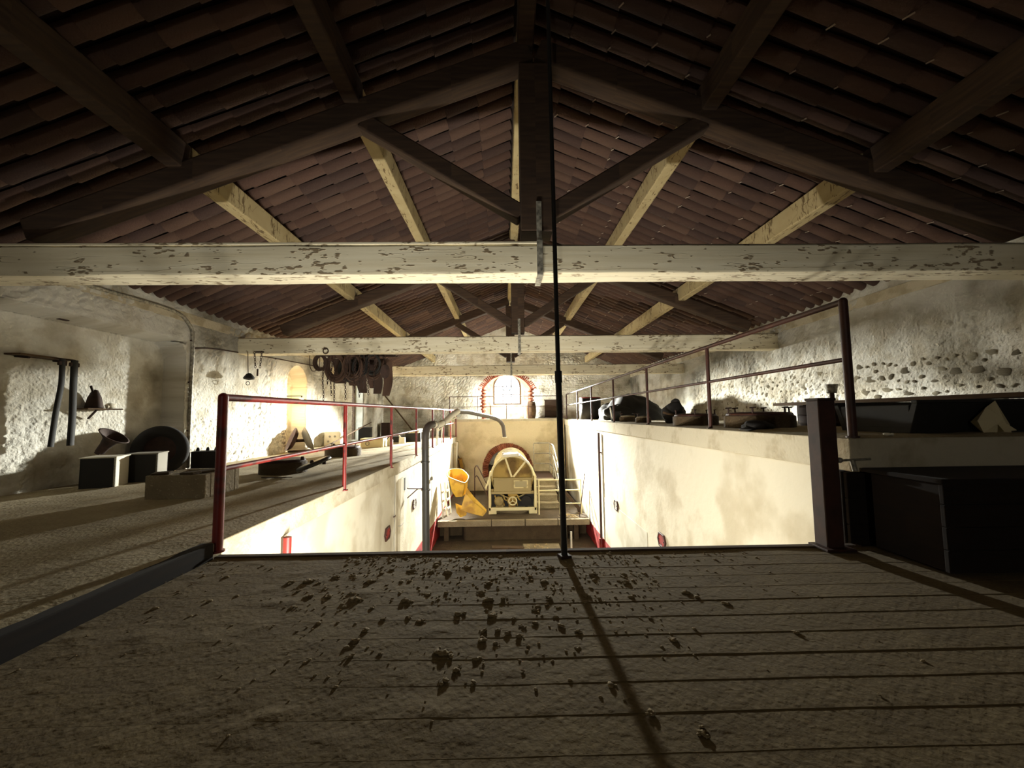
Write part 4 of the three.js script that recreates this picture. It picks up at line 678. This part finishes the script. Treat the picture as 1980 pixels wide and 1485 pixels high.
  mesh('spindle', [rod(V(-0.1, 0, 0), V(0.1, 0.01, 0.02), 0.008)], M.galv, v); mesh('spout', [rod(V(-0.02, 0, 0.01), V(-0.02, -0.07, 0.03), 0.017)], M.galv, v); mesh('knob', [boxUV(new THREE.SphereGeometry(0.02, 10, 8).translate(-0.1, 0.002, 0))], M.galv, v);
}
// ------------------------------------------------------------------ things on the gallery
{
  const b = thing('small_cask', 'small upright cask on the gallery right of the window', 'cask', [1.14, YG, -17.55]);
  mesh('staves', [lathe([[0, 0], [0.15, 0], [0.19, 0.2], [0.2, 0.34], [0.19, 0.5], [0.15, 0.7], [0, 0.7]], 24)], M.oldBoard, b);
  for (const [r, y] of [[0.168, 0.1], [0.195, 0.45], [0.17, 0.6]]) mesh('hoop', [boxUV(new THREE.TorusGeometry(r, 0.012, 6, 28).rotateX(Math.PI / 2).translate(0, y, 0))], M.darkSteel, b);
  const p = thing('white_board', 'narrow white board standing by the small cask', 'board', [0.86, YG, -17.5]);
  mesh('plank', [box(0.1, 0.74, 0.03, 0, 0, 0, 0.004, -0.08)], M.white, p); mesh('batten', [box(0.11, 0.05, 0.02, 0, 0.5, -0.02, 0.004, -0.08)], M.white, p);
  const s = thing('wall_plaque', 'brown weathered board hanging on the back wall right of the cask', 'board', [2.02, 3.52, -17.93]);
  for (let k = 0; k < 3; k++) mesh('slat', [box(0.56, 0.23, 0.03, 0, k * 0.235, 0, 0.006)], M.darkWood, s);
  mesh('frame', [box(0.62, 0.04, 0.04, 0, 0.7, 0, 0.006), box(0.62, 0.03, 0.04, 0, -0.03, 0, 0.006)], M.darkWood, s);
  const f = thing('wall_pole', 'long bare pole leaning across the far left corner of the back wall', 'pole', [-5.0, YL + 0.02, -17.7]);
  mesh('shaft', [rod(V(1.35, 0, 0.3), V(-0.15, 1.75, -0.12), 0.03)], M.oldBoard, f); mesh('ferrule', [rod(V(1.35, 0, 0.3), V(1.32, 0.035, 0.29), 0.036)], M.rust, f);
}
// ------------------------------------------------------------------ things on the left vats
{
  const o = thing('square_kerb', 'low square concrete kerb with broken tiles on it, left of the near red post', 'kerb', [-3.44, YL, -4.72], 0.04);
  const w = 0.3, h = 0.25;
  mesh('kerb_wall', [boxAt(-w, w, 0, h, w, w - 0.09, 0.012), boxAt(-w, w, 0, h, -w + 0.09, -w, 0.012), boxAt(-w, -w + 0.09, 0, h, w - 0.09, -w + 0.09, 0.012), boxAt(w - 0.09, w, 0, h, w - 0.09, -w + 0.09, 0.012)], M.concrete, o);
  mesh('cover', [boxAt(-w + 0.05, w - 0.05, h - 0.05, h - 0.02, w - 0.06, -w + 0.06, 0.006)], M.oldBoard, o);
  for (const [x, z, t] of [[-0.2, 0.21, 0.3], [0.1, 0.22, -0.2], [0.18, 0.08, 0.8]]) mesh('tile_shard', [box(0.16, 0.025, 0.11, x, h, z, 0.006, 0.06, t, 0.05)], M.darkConcrete, o);
  const crate = (lab, x, z, t, litMat) => { const c = thing('open_crate', lab, 'crate', [x, YL + 0.006, z], t, 'crates by the arched recess'); const a = 0.17, H = 0.36; mesh('side_panel', [boxAt(-a, a, 0, H, a, a - 0.02, 0.004)], M.black, c); mesh('side_panel', [boxAt(-a, a, 0, H, -a + 0.02, -a, 0.004)], M.black, c); mesh('side_panel', [boxAt(-a, -a + 0.02, 0, H, a, -a, 0.004)], M.black, c); mesh('side_panel', [boxAt(a - 0.02, a, 0, H, a, -a, 0.004)], litMat, c); mesh('lid', [boxAt(-a - 0.01, a + 0.01, H, H + 0.015, a + 0.01, -a - 0.01, 0.004)], litMat, c); };  // pale side and lid colour stand for the faces the lamp lights
  crate('black square can with one side coloured white as if lit, nearest the left recess wall', -5.02, -5.35, 0.35, M.white); crate('black square can with one side coloured grey as if lit, beside the whiter one', -4.9, -5.82, 0.35, M.grey);
  const f = thing('horn_funnel', 'dark flared funnel lying tilted on the black can with the side coloured white as if lit', 'funnel', [-5.04, YL + 0.385, -5.38]);
  mesh('flare', [lathe([[0.05, 0], [0.06, 0.1], [0.08, 0.18], [0.15, 0.24], [0.17, 0.25], [0.15, 0.25], [0.07, 0.19], [0.05, 0.1]], 24, -0.07, 0.045, 0.02, -0.12, 0, -0.62)], M.rust, f); mesh('spout', [rod(V(-0.1, 0.03, 0.02), V(-0.055, 0.09, 0.02), 0.034)], M.rust, f);
  const y = thing('old_tyre', 'big dark tyre propped in the arched recess behind the black cans', 'tyre', [-5.2, YL + 0.37, -6.4], 0.35);
  mesh('tread', [boxUV(new THREE.TorusGeometry(0.28, 0.085, 12, 40).rotateZ(0.2))], M.rubber, y); mesh('wheel_disc', [lathe([[0, 0], [0.2, 0.01], [0.23, 0.03], [0.2, 0.05], [0, 0.04]], 28, 0, 0, -0.02, Math.PI / 2)], M.rust, y);
  const b = thing('battery_box', 'dark box with knobs on top and a pale side, behind the near red post', 'box', [-4.93, YL + 0.004, -7.05], 0.25);
  mesh('case', [boxAt(-0.2, 0.2, 0, 0.3, 0.15, -0.15, 0.01)], M.rubber, b); mesh('pale_side', [boxAt(0.2, 0.21, 0.01, 0.29, 0.14, -0.14, 0.003)], M.white, b); for (const x of [-0.14, 0, 0.12]) mesh('knob', [cyl(0.03, 0.026, 0.035, x, 0.3, 0.05), boxUV(new THREE.SphereGeometry(0.022, 10, 8).translate(x, 0.34, 0.05))], M.black, b);
}
{
  const k = manhole('vat_manhole', 'nearest dark round manhole on the left vats', -3.38, YL, -6.45, 0.33, 0.2, M.rust, 0, 0);
  const l = thing('loose_lid', 'dark greenish lid with clamps, propped against the nearest left manhole', 'lid', [-2.82, YL + 0.0, -6.2]);
  mesh('disc', [lathe([[0, 0], [0.24, 0], [0.25, 0.02], [0.24, 0.05], [0.2, 0.06], [0, 0.07]], 30, 0.02, 0.13, 0, 0.12, 0, 0.35)], M.pipe, l); for (const [x, z] of [[-0.1, 0.12], [0.05, 0.15], [0.14, -0.05]]) mesh('clamp', [cyl(0.03, 0.02, 0.05, x, 0.19 - x * 0.35, z)], M.rust, l);
  manhole('vat_manhole', 'middle round manhole on the left vats behind the second red post', -3.5, YL, -9.1, 0.37, 0.2, M.darkSteel, 2, 0);
  const q = thing('cream_kerb', 'pale yellow box shaped kerb on the brightly lit left vats', 'kerb', [-3.62, YL, -11.6], 0.1);
  mesh('kerb_wall', [boxAt(-0.3, 0.3, 0, 0.22, 0.28, -0.28, 0.02)], M.creamClean, q); mesh('lid', [boxAt(-0.31, 0.31, 0.22, 0.25, 0.29, -0.29, 0.008)], M.creamClean, q); mesh('ring', [boxUV(new THREE.TorusGeometry(0.05, 0.008, 6, 18).translate(-0.12, 0.12, 0.29))], M.galv, q);
  const wb = thing('white_jug', 'white plastic jug beside the pale yellow kerb', 'jug', [-3.22, YL, -11.75]);
  mesh('body', [lathe([[0, 0], [0.075, 0], [0.08, 0.02], [0.08, 0.18], [0.05, 0.23], [0.03, 0.24], [0.03, 0.27], [0, 0.27]], 20)], M.white, wb); mesh('cap', [cyl(0.035, 0.035, 0.03, 0, 0.27, 0)], M.white, wb);
  const db = thing('dark_block', 'dark low box far along the left vats between the rail posts', 'box', [-3.6, YL, -13.6], 0.1);
  mesh('case', [boxAt(-0.32, 0.32, 0, 0.18, 0.2, -0.2, 0.012)], M.rubber, db); mesh('lid', [boxAt(-0.33, 0.33, 0.18, 0.2, 0.21, -0.21, 0.005)], M.black, db);
  const wc = thing('white_can', 'white can beside the dark low box on the left vats', 'can', [-3.16, YL, -12.9]);
  mesh('body', [lathe([[0, 0], [0.1, 0], [0.105, 0.01], [0.1, 0.19], [0.085, 0.2], [0, 0.2]], 20)], M.white, wc); mesh('spout', [rod(V(-0.05, 0.19, 0), V(-0.1, 0.25, 0.02), 0.02)], M.white, wc);
  const ht = thing('white_heater', 'white upright appliance by the left wall beyond the niche', 'appliance', [-4.98, YL + 0.004, -12.2], 0.12);
  mesh('case', [boxAt(-0.22, 0.22, 0, 0.42, 0.16, -0.16, 0.03)], M.white, ht); mesh('side_panel', [boxAt(0.22, 0.235, 0.03, 0.4, 0.13, -0.13, 0.006)], M.white, ht); for (const [x, y] of [[-0.1, 0.14], [-0.06, 0.28], [0.08, 0.28]]) mesh('dial', [cyl(0.03, 0.026, 0.015, x, y, 0.16, Math.PI / 2)], M.grey, ht); mesh('dark_knob', [boxUV(new THREE.SphereGeometry(0.04, 12, 8).translate(0.06, 0.04, 0.18))], M.black, ht);
  const pm = thing('fan_hood', 'dusty split metal hood standing below the niche bulb', 'hood', [-5.02, YL + 0.005, -10.3], 0.6);
  for (const s of [-1, 1]) mesh('shell', [lathe([[0.02, 0], [0.2, 0.02], [0.29, 0.1], [0.3, 0.12], [0.27, 0.1], [0.18, 0.04], [0.02, 0.02]], 28, s * 0.09, 0.27, 0, 0, 0, -s * 1.2)], s < 0 ? M.darkSteel : M.grey, pm);
  mesh('base', [box(0.5, 0.04, 0.26, 0, 0, 0, 0.01)], M.oldBoard, pm); mesh('hub', [rod(V(-0.12, 0.27, 0), V(0.12, 0.27, 0), 0.04)], M.rust, pm);
  const bx = thing('black_box', 'black square box beside the doorway in the left wall', 'box', [-4.98, YL + 0.004, -14.95], 0.1);
  mesh('case', [boxAt(-0.2, 0.2, 0, 0.44, 0.18, -0.18, 0.01)], M.black, bx); mesh('lid', [boxAt(-0.21, 0.21, 0.44, 0.46, 0.19, -0.19, 0.004)], M.black, bx);
  const dc = thing('small_cabinet', 'small dark brown cabinet against the far left corner', 'cabinet', [-4.92, YL + 0.004, -17.4], 0.2);
  mesh('case', [boxAt(-0.2, 0.2, 0, 0.58, 0.18, -0.18, 0.01)], M.rust, dc); mesh('door', [boxAt(-0.18, 0.18, 0.03, 0.55, 0.2, 0.18, 0.005)], M.rust, dc);
  const lp = thing('long_pole', 'long thin pole lying slanted from the left floor up to the doorway', 'pole', [-4.62, YL + 0.02, -11.0]);
  mesh('shaft', [rod(V(0.1, 0, 0.9), V(-0.17, 0.62, -4.0), 0.018)], M.oldBoard, lp); mesh('ferrule', [rod(V(0.1, 0, 0.9), V(0.099, 0.004, 0.86), 0.024)], M.rust, lp);
  const st = thing('board_stack', 'stack of pale boards raised on blocks beyond the third red post', 'boards', [-3.0, YL, -14.6]);
  for (const z of [0.9, -0.7]) mesh('block', [box(0.5, 0.3, 0.14, 0, 0, z, 0.01)], M.black, st);
  for (const [x, y, t] of [[-0.12, 0.3, 0.05], [0.14, 0.302, 0.0], [0.02, 0.345, 0.12]]) mesh('board', [box(0.2, 0.04, 2.5, x, y, 0, 0.006, 0, t)], M.paleBoard, st);
  const fp = thing('floor_lath', 'short dark lath lying on the dusty left floor behind the near red post', 'lath', [-3.14, YL + 0.02, -5.75]);
  mesh('strip', [box(0.34, 0.012, 0.03, 0, 0, 0, 0.003, 0, -0.08)], M.darkWood, fp); mesh('splinter', [box(0.08, 0.01, 0.015, 0.2, 0, -0.01, 0.002, 0, 0.2)], M.darkWood, fp);
}
// ------------------------------------------------------------------ on the left wall
{
  const p = thing('wall_conduit', 'pale conduit running along the left wall and down beside the arched recess', 'conduit', [XL + 0.03, 0, 0]);
  mesh('tube', [tube([V(0, 5.1, 1.5), V(0, 5.22, -3), V(0, 5.3, -5.4), V(0, 5.32, -6.35), V(0, 5.28, -6.7), V(0, 5.1, -6.93), V(0, 4.8, -6.97), V(0, 4, -6.97), V(0, 2.8, -6.98)], 0.028, 8, 140)], M.galv, p);
  for (const y of [3.4, 4.2, 4.9]) mesh('clip', [box(0.03, 0.02, 0.09, -0.01, y, -6.97, 0.004)], M.darkSteel, p);
  const c = thing('wall_wire', 'thin dark wire sagging along the left wall to the middle truss', 'wire', [XL + 0.025, 0, 0]);
  mesh('cord', [tube([V(0, 4.78, -6.98), V(0, 4.86, -7.5), V(0, 4.96, -9.5), V(0, 5.02, -11.5), V(0, 5.06, -13.5)], 0.012, 6, 60)], M.rope, c); mesh('clip', [box(0.03, 0.03, 0.03, 0, 4.94, -9.5, 0.003)], M.darkSteel, c);
  const n = thing('wire_bracket', 'small dark wire bracket high on the left recess wall', 'bracket', [-5.46, 4.84, -5.15]);
  mesh('plate', [box(0.05, 0.1, 0.12, 0, 0, 0, 0.008)], M.rust, n); mesh('arm', [rod(V(0, 0.06, 0), V(0.1, 0.06, 0.05), 0.016)], M.rust, n); mesh('wire', [tube([V(0.03, 0.07, 0.0), V(0.03, 0.09, 0.2), V(0.03, 0.14, 0.45)], 0.008, 6, 20)], M.rope, n);
  const s = thing('peg_shelf', 'thin shelf board high on the left recess wall with two black straps below', 'shelf', [-5.46, 4.34, -4.95]);
  mesh('board', [box(0.18, 0.02, 0.6, 0, 0, 0, 0.004)], M.oldBoard, s); for (const z of [-0.2, 0.2]) mesh('peg', [rod(V(-0.08, -0.005, z), V(0.08, -0.02, z), 0.012)], M.rust, s);
  const strap = (lab, z, w, bend) => { const o = thing('hanging_strap', lab, 'strap', [-5.335, 4.345, z], 0, 'straps below the shelf'); mesh('band', [tube([V(0, 0, 0), V(0.01, -0.3, 0.0), V(0.015, -0.65, bend), V(0.0, -1.05, bend * 1.6)], w, 8, 30).scale(0.5, 1, 1)], M.black, o); mesh('buckle', [box(0.03, 0.05, 2 * w + 0.02, 0, -0.08, 0, 0.006)], M.rust, o); };
  strap('left of the two black straps hanging from the recess shelf', -5.06, 0.036, 0.04); strap('right of the two black straps hanging from the recess shelf', -5.2, 0.045, -0.01);
  const h = thing('small_shelf', 'small bracket shelf on the recess wall with a dark tin', 'shelf', [-5.48, 3.74, -5.72]);
  mesh('board', [box(0.16, 0.02, 0.5, 0, 0, 0, 0.004)], M.oldBoard, h); mesh('bracket', [bar(V(-0.06, -0.12, 0.1), V(0.05, 0, 0.1), 0.02, 0.02)], M.rust, h);
  const t = thing('oil_tin', 'dark leaning oil tin on the small recess shelf', 'tin', [-5.47, 3.761, -5.62]);
  mesh('body', [lathe([[0, 0], [0.09, 0], [0.095, 0.01], [0.07, 0.14], [0.03, 0.24], [0, 0.25]], 18)], M.rust, t); mesh('spout', [rod(V(0, 0.2, 0.02), V(0.02, 0.29, 0.08), 0.014)], M.rust, t);
  const u = thing('paper_wad', 'pale wad of paper on the small recess shelf beside the tin', 'paper', [-5.46, 3.761, -5.84]);
  mesh('wad', [roughen(new THREE.IcosahedronGeometry(0.05, 2), 0.3, 14, 4).scale(0.9, 0.7, 1.3).translate(0, 0.035, 0)], M.white, u); mesh('fold', [roughen(new THREE.IcosahedronGeometry(0.025, 1), 0.3, 18, 2).translate(0.02, 0.02, 0.07)], M.white, u);
}
// ------------------------------------------------------------------ what hangs from the middle truss
{
  const link = (x, y, z, k) => boxUV(place(new THREE.TorusGeometry(0.022, 0.006, 6, 12).scale(0.75, 1.25, 1), x, y, z, 0, k % 2 ? Math.PI / 2 : 0.1));
  function chain(lab, x, y, z, L, sway) { const o = thing('hanging_chain', lab, 'chain', [x, y, z], 0, 'chains hanging behind the middle truss'); mesh('nail', [rod(V(0, 0.02, 0), V(0, 0.0, -0.03), 0.01)], M.rust, o); for (let k = 0, q = 0.0; q < L; k++, q += 0.046) mesh('link', [link(sway * Math.sin(q * 9), -q - 0.02, 0, k)], M.rust, o); return o; }
  const ord = ['leftmost', 'second', 'third', 'fourth', 'fifth', 'sixth', 'seventh', 'eighth', 'ninth', 'tenth'];
  const zB = -8.52, yB = 4.92;
  const hb = thing('hanging_rack', 'iron rack behind the middle truss carrying the bundle of coils and chains', 'rack', [-3.2, 4.985, -8.46]);
  for (const z of [-0.06, -0.18, -0.36, -0.54, -0.72, -0.88, -1.05]) mesh('bar', [rod(V(-0.85, 0, z), V(0.75, 0, z), 0.012)], M.rust, hb);
  for (const x of [-0.8, 0.7]) mesh('arm', [bar(V(x, 0.02, 0.02), V(x, 0.02, -1.1), 0.02, 0.03)], M.rust, hb);
  [[-3.69, 0.98, 0.012], [-3.6, 0.6, 0.01], [-3.53, 0.86, 0.012], [-3.47, 0.98, 0.004], [-3.24, 0.95, 0.006], [-3.06, 0.8, 0.008], [-2.96, 0.92, 0.004], [-2.88, 0.72, 0.015], [-2.78, 0.86, 0.008], [-2.66, 0.7, 0.01]].forEach(([x, L, s], i) => chain(`${i ? ord[i] + ' from the left' : 'leftmost'} of ten rusty chains dangling from the truss bundle`, x, yB, zB + 0.045 - 0.01 * (i % 2), L, s));
  function coil(lab, x, y, z, r, turns, t, mat, ry) { const o = thing('rope_coil', lab, 'coil', [x, y, z], ry, 'coils hanging behind the middle truss'); for (let k = 0; k < turns; k++) { const rk = r * rr(0.82, 1.05), g = new THREE.TorusGeometry(rk, t * rr(0.8, 1.1), 7, 26); g.scale(rr(0.8, 0.95), rr(1, 1.15), 1); mesh('turn', [boxUV(place(g, rr(-0.02, 0.02), -rk * 1.05, rr(-0.03, 0.03), rr(-0.06, 0.06), rr(-0.12, 0.12), rr(-0.1, 0.1)))], mat, o); } mesh('hook', [tube([V(0, 0.07, 0), V(0.01, 0.03, 0), V(0, -0.01, 0.01)], 0.01, 6, 10)], M.rust, o); return o; }
  const cw = Array.from({ length: 10 }, (_, i) => ['black hose', 'dark rope', 'brown rope'][(i + 1) % 3]);
  [[-3.84, 0.15, 4, 0.02], [-3.58, 0.24, 9, 0.028], [-3.44, 0.22, 9, 0.026], [-3.28, 0.2, 5, 0.018], [-3.16, 0.24, 5, 0.016], [-3.06, 0.19, 6, 0.018], [-2.94, 0.21, 6, 0.015], [-2.86, 0.22, 6, 0.014], [-2.74, 0.19, 5, 0.015], [-2.64, 0.13, 4, 0.014]].forEach(([x, r, n, t], i) => coil(`${ord[i]} coil in the rusty bundle behind the middle truss, of ${cw[i]}`, x, yB - 0.03, zB - 0.12 - 0.18 * [0, 1, 3, 2, 0, 1, 3, 2, 0, 1][i], r, n, t, [M.rubber, M.rope, M.rope2][(i + 1) % 3], 0.05 * (i % 4) - 0.08));
  function hide(lab, x, w, L, s) { const i2 = s; const o = thing('leather_strip', lab, 'strip', [x, yB, zB - 0.84 - 0.17 * (i2 % 2)], 0.1 * s, 'strips hanging behind the middle truss'); const g = grid(6, 24, (u, v) => [(u - 0.5) * w * (1 - 0.5 * v) + 0.03 * Math.sin(v * 5 + s), -v * L, 0.03 * Math.sin(u * 4 + v * 6 + s), u * w, v * L]); const b = g.clone(); b.translate(0, 0, -0.008); b.index.array.reverse(); b.computeVertexNormals(); mesh('strip', [boxUV(g), boxUV(b)], s % 2 ? M.rope2 : M.rope, o); mesh('nail', [rod(V(0, 0.02, 0.02), V(0, 0, -0.03), 0.01)], M.rust, o); }
  [[-3.66, 0.5, 0.56], [-3.42, 0.46, 0.6], [-3.2, 0.34, 0.78], [-3.03, 0.36, 0.66], [-2.88, 0.32, 0.8], [-2.7, 0.3, 0.84]].forEach(([x, w, L], i) => hide(`${ord[i]} of the dark leather strips in the bundle behind the middle truss`, x, w, L, i));
  const hk = thing('iron_hook', 'curved iron hook swinging below the bundle on the middle truss', 'hook', [-3.15, yB, zB + 0.06]);
  mesh('shank', [rod(V(0, 0, 0), V(0, -0.42, 0), 0.012)], M.rust, hk); mesh('bend', [tube([V(0, -0.42, 0), V(-0.03, -0.5, 0), V(0.01, -0.56, 0), V(0.07, -0.54, 0)], 0.014, 8, 20)], M.rust, hk);
  const ds = thing('iron_disc', 'dark oval iron disc hanging at the right end of the bundle', 'disc', [-2.46, yB - 0.04, zB - 0.02], 0.3);
  mesh('disc', [lathe([[0, 0], [0.1, 0.005], [0.13, 0.02], [0.12, 0.03], [0, 0.02]], 24, 0, -0.3, 0, Math.PI / 2).scale(0.75, 1.15, 1)], M.rust, ds); mesh('wire', [rod(V(0, 0.06, 0), V(0, -0.2, 0), 0.008)], M.rust, ds);
  const lw = thing('wire_loop', 'thin wire loop hanging left of the bundle on the middle truss', 'wire', [-4.0, yB, zB]);
  mesh('loop', [tube([V(0, 0, 0), V(0.01, -0.25, 0), V(0.06, -0.36, 0.01), V(0.13, -0.36, 0), V(0.2, -0.28, 0), V(0.21, -0.05, 0)], 0.008, 6, 40)], M.rope, lw); mesh('nail', [rod(V(0, 0.02, 0.02), V(0, 0, -0.03), 0.01)], M.rust, lw);
  const cl = thing('chain_loop', 'doubled dark chain looped over the left end of the middle truss beam', 'chain', [-4.8, 4.9, -8.12]);
  mesh('staple', [rod(V(-0.08, 0.0, -0.03), V(0.08, 0.0, -0.03), 0.014)], M.rust, cl);
  for (const x of [-0.07, 0.07]) for (let k = 0; k < 7; k++) mesh('link', [link(x * (1 - k * 0.06), -0.02 - k * 0.046, 0.02, k).translate(0, 0, 0)], M.rust, cl);
  mesh('drop', [rod(V(0, -0.34, 0.02), V(0, -0.48, 0.02), 0.016)], M.rust, cl);
  const rg = thing('eye_ring', 'iron ring on the face of the middle truss beam above the bundle', 'ring', [-3.52, 4.93, -8.14]);
  mesh('eye', [rod(V(0, 0.02, -0.02), V(0, 0.02, 0.03), 0.016)], M.rust, rg); mesh('ring', [boxUV(new THREE.TorusGeometry(0.05, 0.01, 8, 24).translate(0.02, -0.03, 0.02))], M.rust, rg);
  const hl = thing('pulley_block', 'small dark pulley hanging from a cord at the left wall below the middle truss', 'pulley', [-4.98, 4.5, -8.1]);
  mesh('block', [lathe([[0, 0], [0.09, 0.02], [0.1, 0.05], [0.05, 0.12], [0.02, 0.14], [0, 0.14]], 18, 0.02, -0.16, 0)], M.black, hl); mesh('cord', [rod(V(0, -0.02, 0), V(-0.02, 0.4, 0), 0.007)], M.rope, hl); mesh('loop', [boxUV(new THREE.TorusGeometry(0.035, 0.007, 6, 18).translate(0, -0.22, 0))], M.rust, hl);
}
// ------------------------------------------------------------------ dry dirt on the loft floor
{
  const nth = ['first', 'second', 'third', 'fourth', 'fifth', 'sixth', 'seventh', 'eighth', 'ninth', 'tenth', 'eleventh', 'twelfth', 'thirteenth', 'fourteenth', 'fifteenth', 'sixteenth', 'seventeenth', 'eighteenth', 'nineteenth', 'twentieth'];
  const C = [[-123,-247,65],[-114,-247,76],[-106,-245,43],[-100,-253,67],[-78,-245,65],[-75,-257,45],[-70,-263,52],[-57,-260,63],[-45,-258,57],[-34,-256,68],[-24,-265,70],[-10,-240,53],[-13,-228,50],[-32,-228,60],[-41,-226,50],[-9,-219,73],[-2,-220,49],[-26,-221,34],[-83,-230,46],[-77,-222,79],[-93,-227,60],[-103,-228,60],[-113,-234,41],[-106,-215,43],[-52,-219,73],[-66,-212,37],[-57,-200,35],[-46,-202,40],[-39,-198,52],[-23,-204,63],[-7,-202,63],[3,-199,31],[14,-207,41],[22,-220,53],[20,-214,42],[13,-195,43],[24,-192,51],[31,-187,41],[7,-192,34],[5,-184,49],[-10,-189,50],[-4,-189,42],[0,-186,41],[-10,-181,56],[-5,-179,40],[-62,-191,51],[-63,-182,52],[-50,-172,30],[-61,-171,45],[-25,-172,76],[-22,-170,45],[-12,-168,41],[-9,-165,29],[-18,-164,29],[-19,-161,43],[-22,-155,48],[6,-160,25],[-12,-154,37],[27,-262,70],[18,-264,41],[14,-248,55],[21,-241,59],[50,-249,66],[41,-223,59],[67,-238,58],[69,-178,49],[123,-182,41],[45,-137,48],[57,-128,48],[94,-223,56],[108,-210,52],[66,-197,30],[123,-142,18]];
  const geo = [0, 1, 2, 3, 4].map((k) => roughen(new THREE.IcosahedronGeometry(1, 3), 0.75, 1.5 + 0.2 * k, k * 7 + 3));
  C.forEach(([a, b, s], i) => {
    const x = a / 100, z = b / 100, q = s / 1000 * 0.38, bd = Math.floor((z + 2.92) / 0.155), row = C.filter((c) => Math.floor((c[1] / 100 + 2.92) / 0.155) === bd).sort((m, n) => m[0] - n[0]), at = row.indexOf(C[i]);
    const o = thing('dirt_clod', `${s > 72 ? 'larger crumbled' : s > 45 ? 'dry brown' : 'small dry'} dirt clod, ${nth[at]} from the left on the ${nth[bd]} board from the edge`, 'dirt clod', [x, loftH(x, z) + 0.002, z], rr(0, 6), s > 72 ? 'larger dirt clods on the boards' : s > 45 ? 'dirt clods on the boards' : 'dirt crumbs on the boards');
    const n = s > 60 ? 7 : 5;
    for (let k = 0; k < n; k++) { const m = mesh('lump', geo[(i + k * 2) % 5], M.clod, o), w = q * (k ? rr(0.2, 0.5) : 0.7); m.scale.set(w * rr(0.8, 1.2), w * rr(0.25, 0.42), w * rr(0.6, 0.95)); m.position.set(k ? rr(-1.2, 1.2) * q : 0, w * 0.12, k ? rr(-0.8, 0.8) * q : 0); m.rotation.y = rr(0, 6); }
  });
  const crumbs = [], cg = geo.map((g) => g.clone());
  const small = roughen(new THREE.IcosahedronGeometry(1, 0), 0.3, 2, 5);
  for (let k = 0; k < 1500; k++) { const z = -2.88 + 1.6 * rnd() * rnd(), x = rr(-1.5, 1.2) * (k % 3 ? 0.75 : 1.4) - 0.05, w = rr(0.002, 0.007) * (rnd() < 0.12 ? 2 : 1); if (fbm(x * 2.5, z * 3, 3, 0, 99) < 0.4) continue; crumbs.push(place(small.clone().scale(w * 1.4, w * 0.6, w), x, loftH(x, z) + 0.001, z, 0, rr(0, 6))); }
  const m = mesh('dirt_crumbs', crumbs, M.clod); tag(m, 'scattered dry dirt crumbs over the dusty boards', 'dirt'); stuff(m);
}
// TAIL
scene.traverse((o) => { if (o.isMesh) { o.castShadow = true; o.receiveShadow = true; } });
renderer.render(scene, camera);
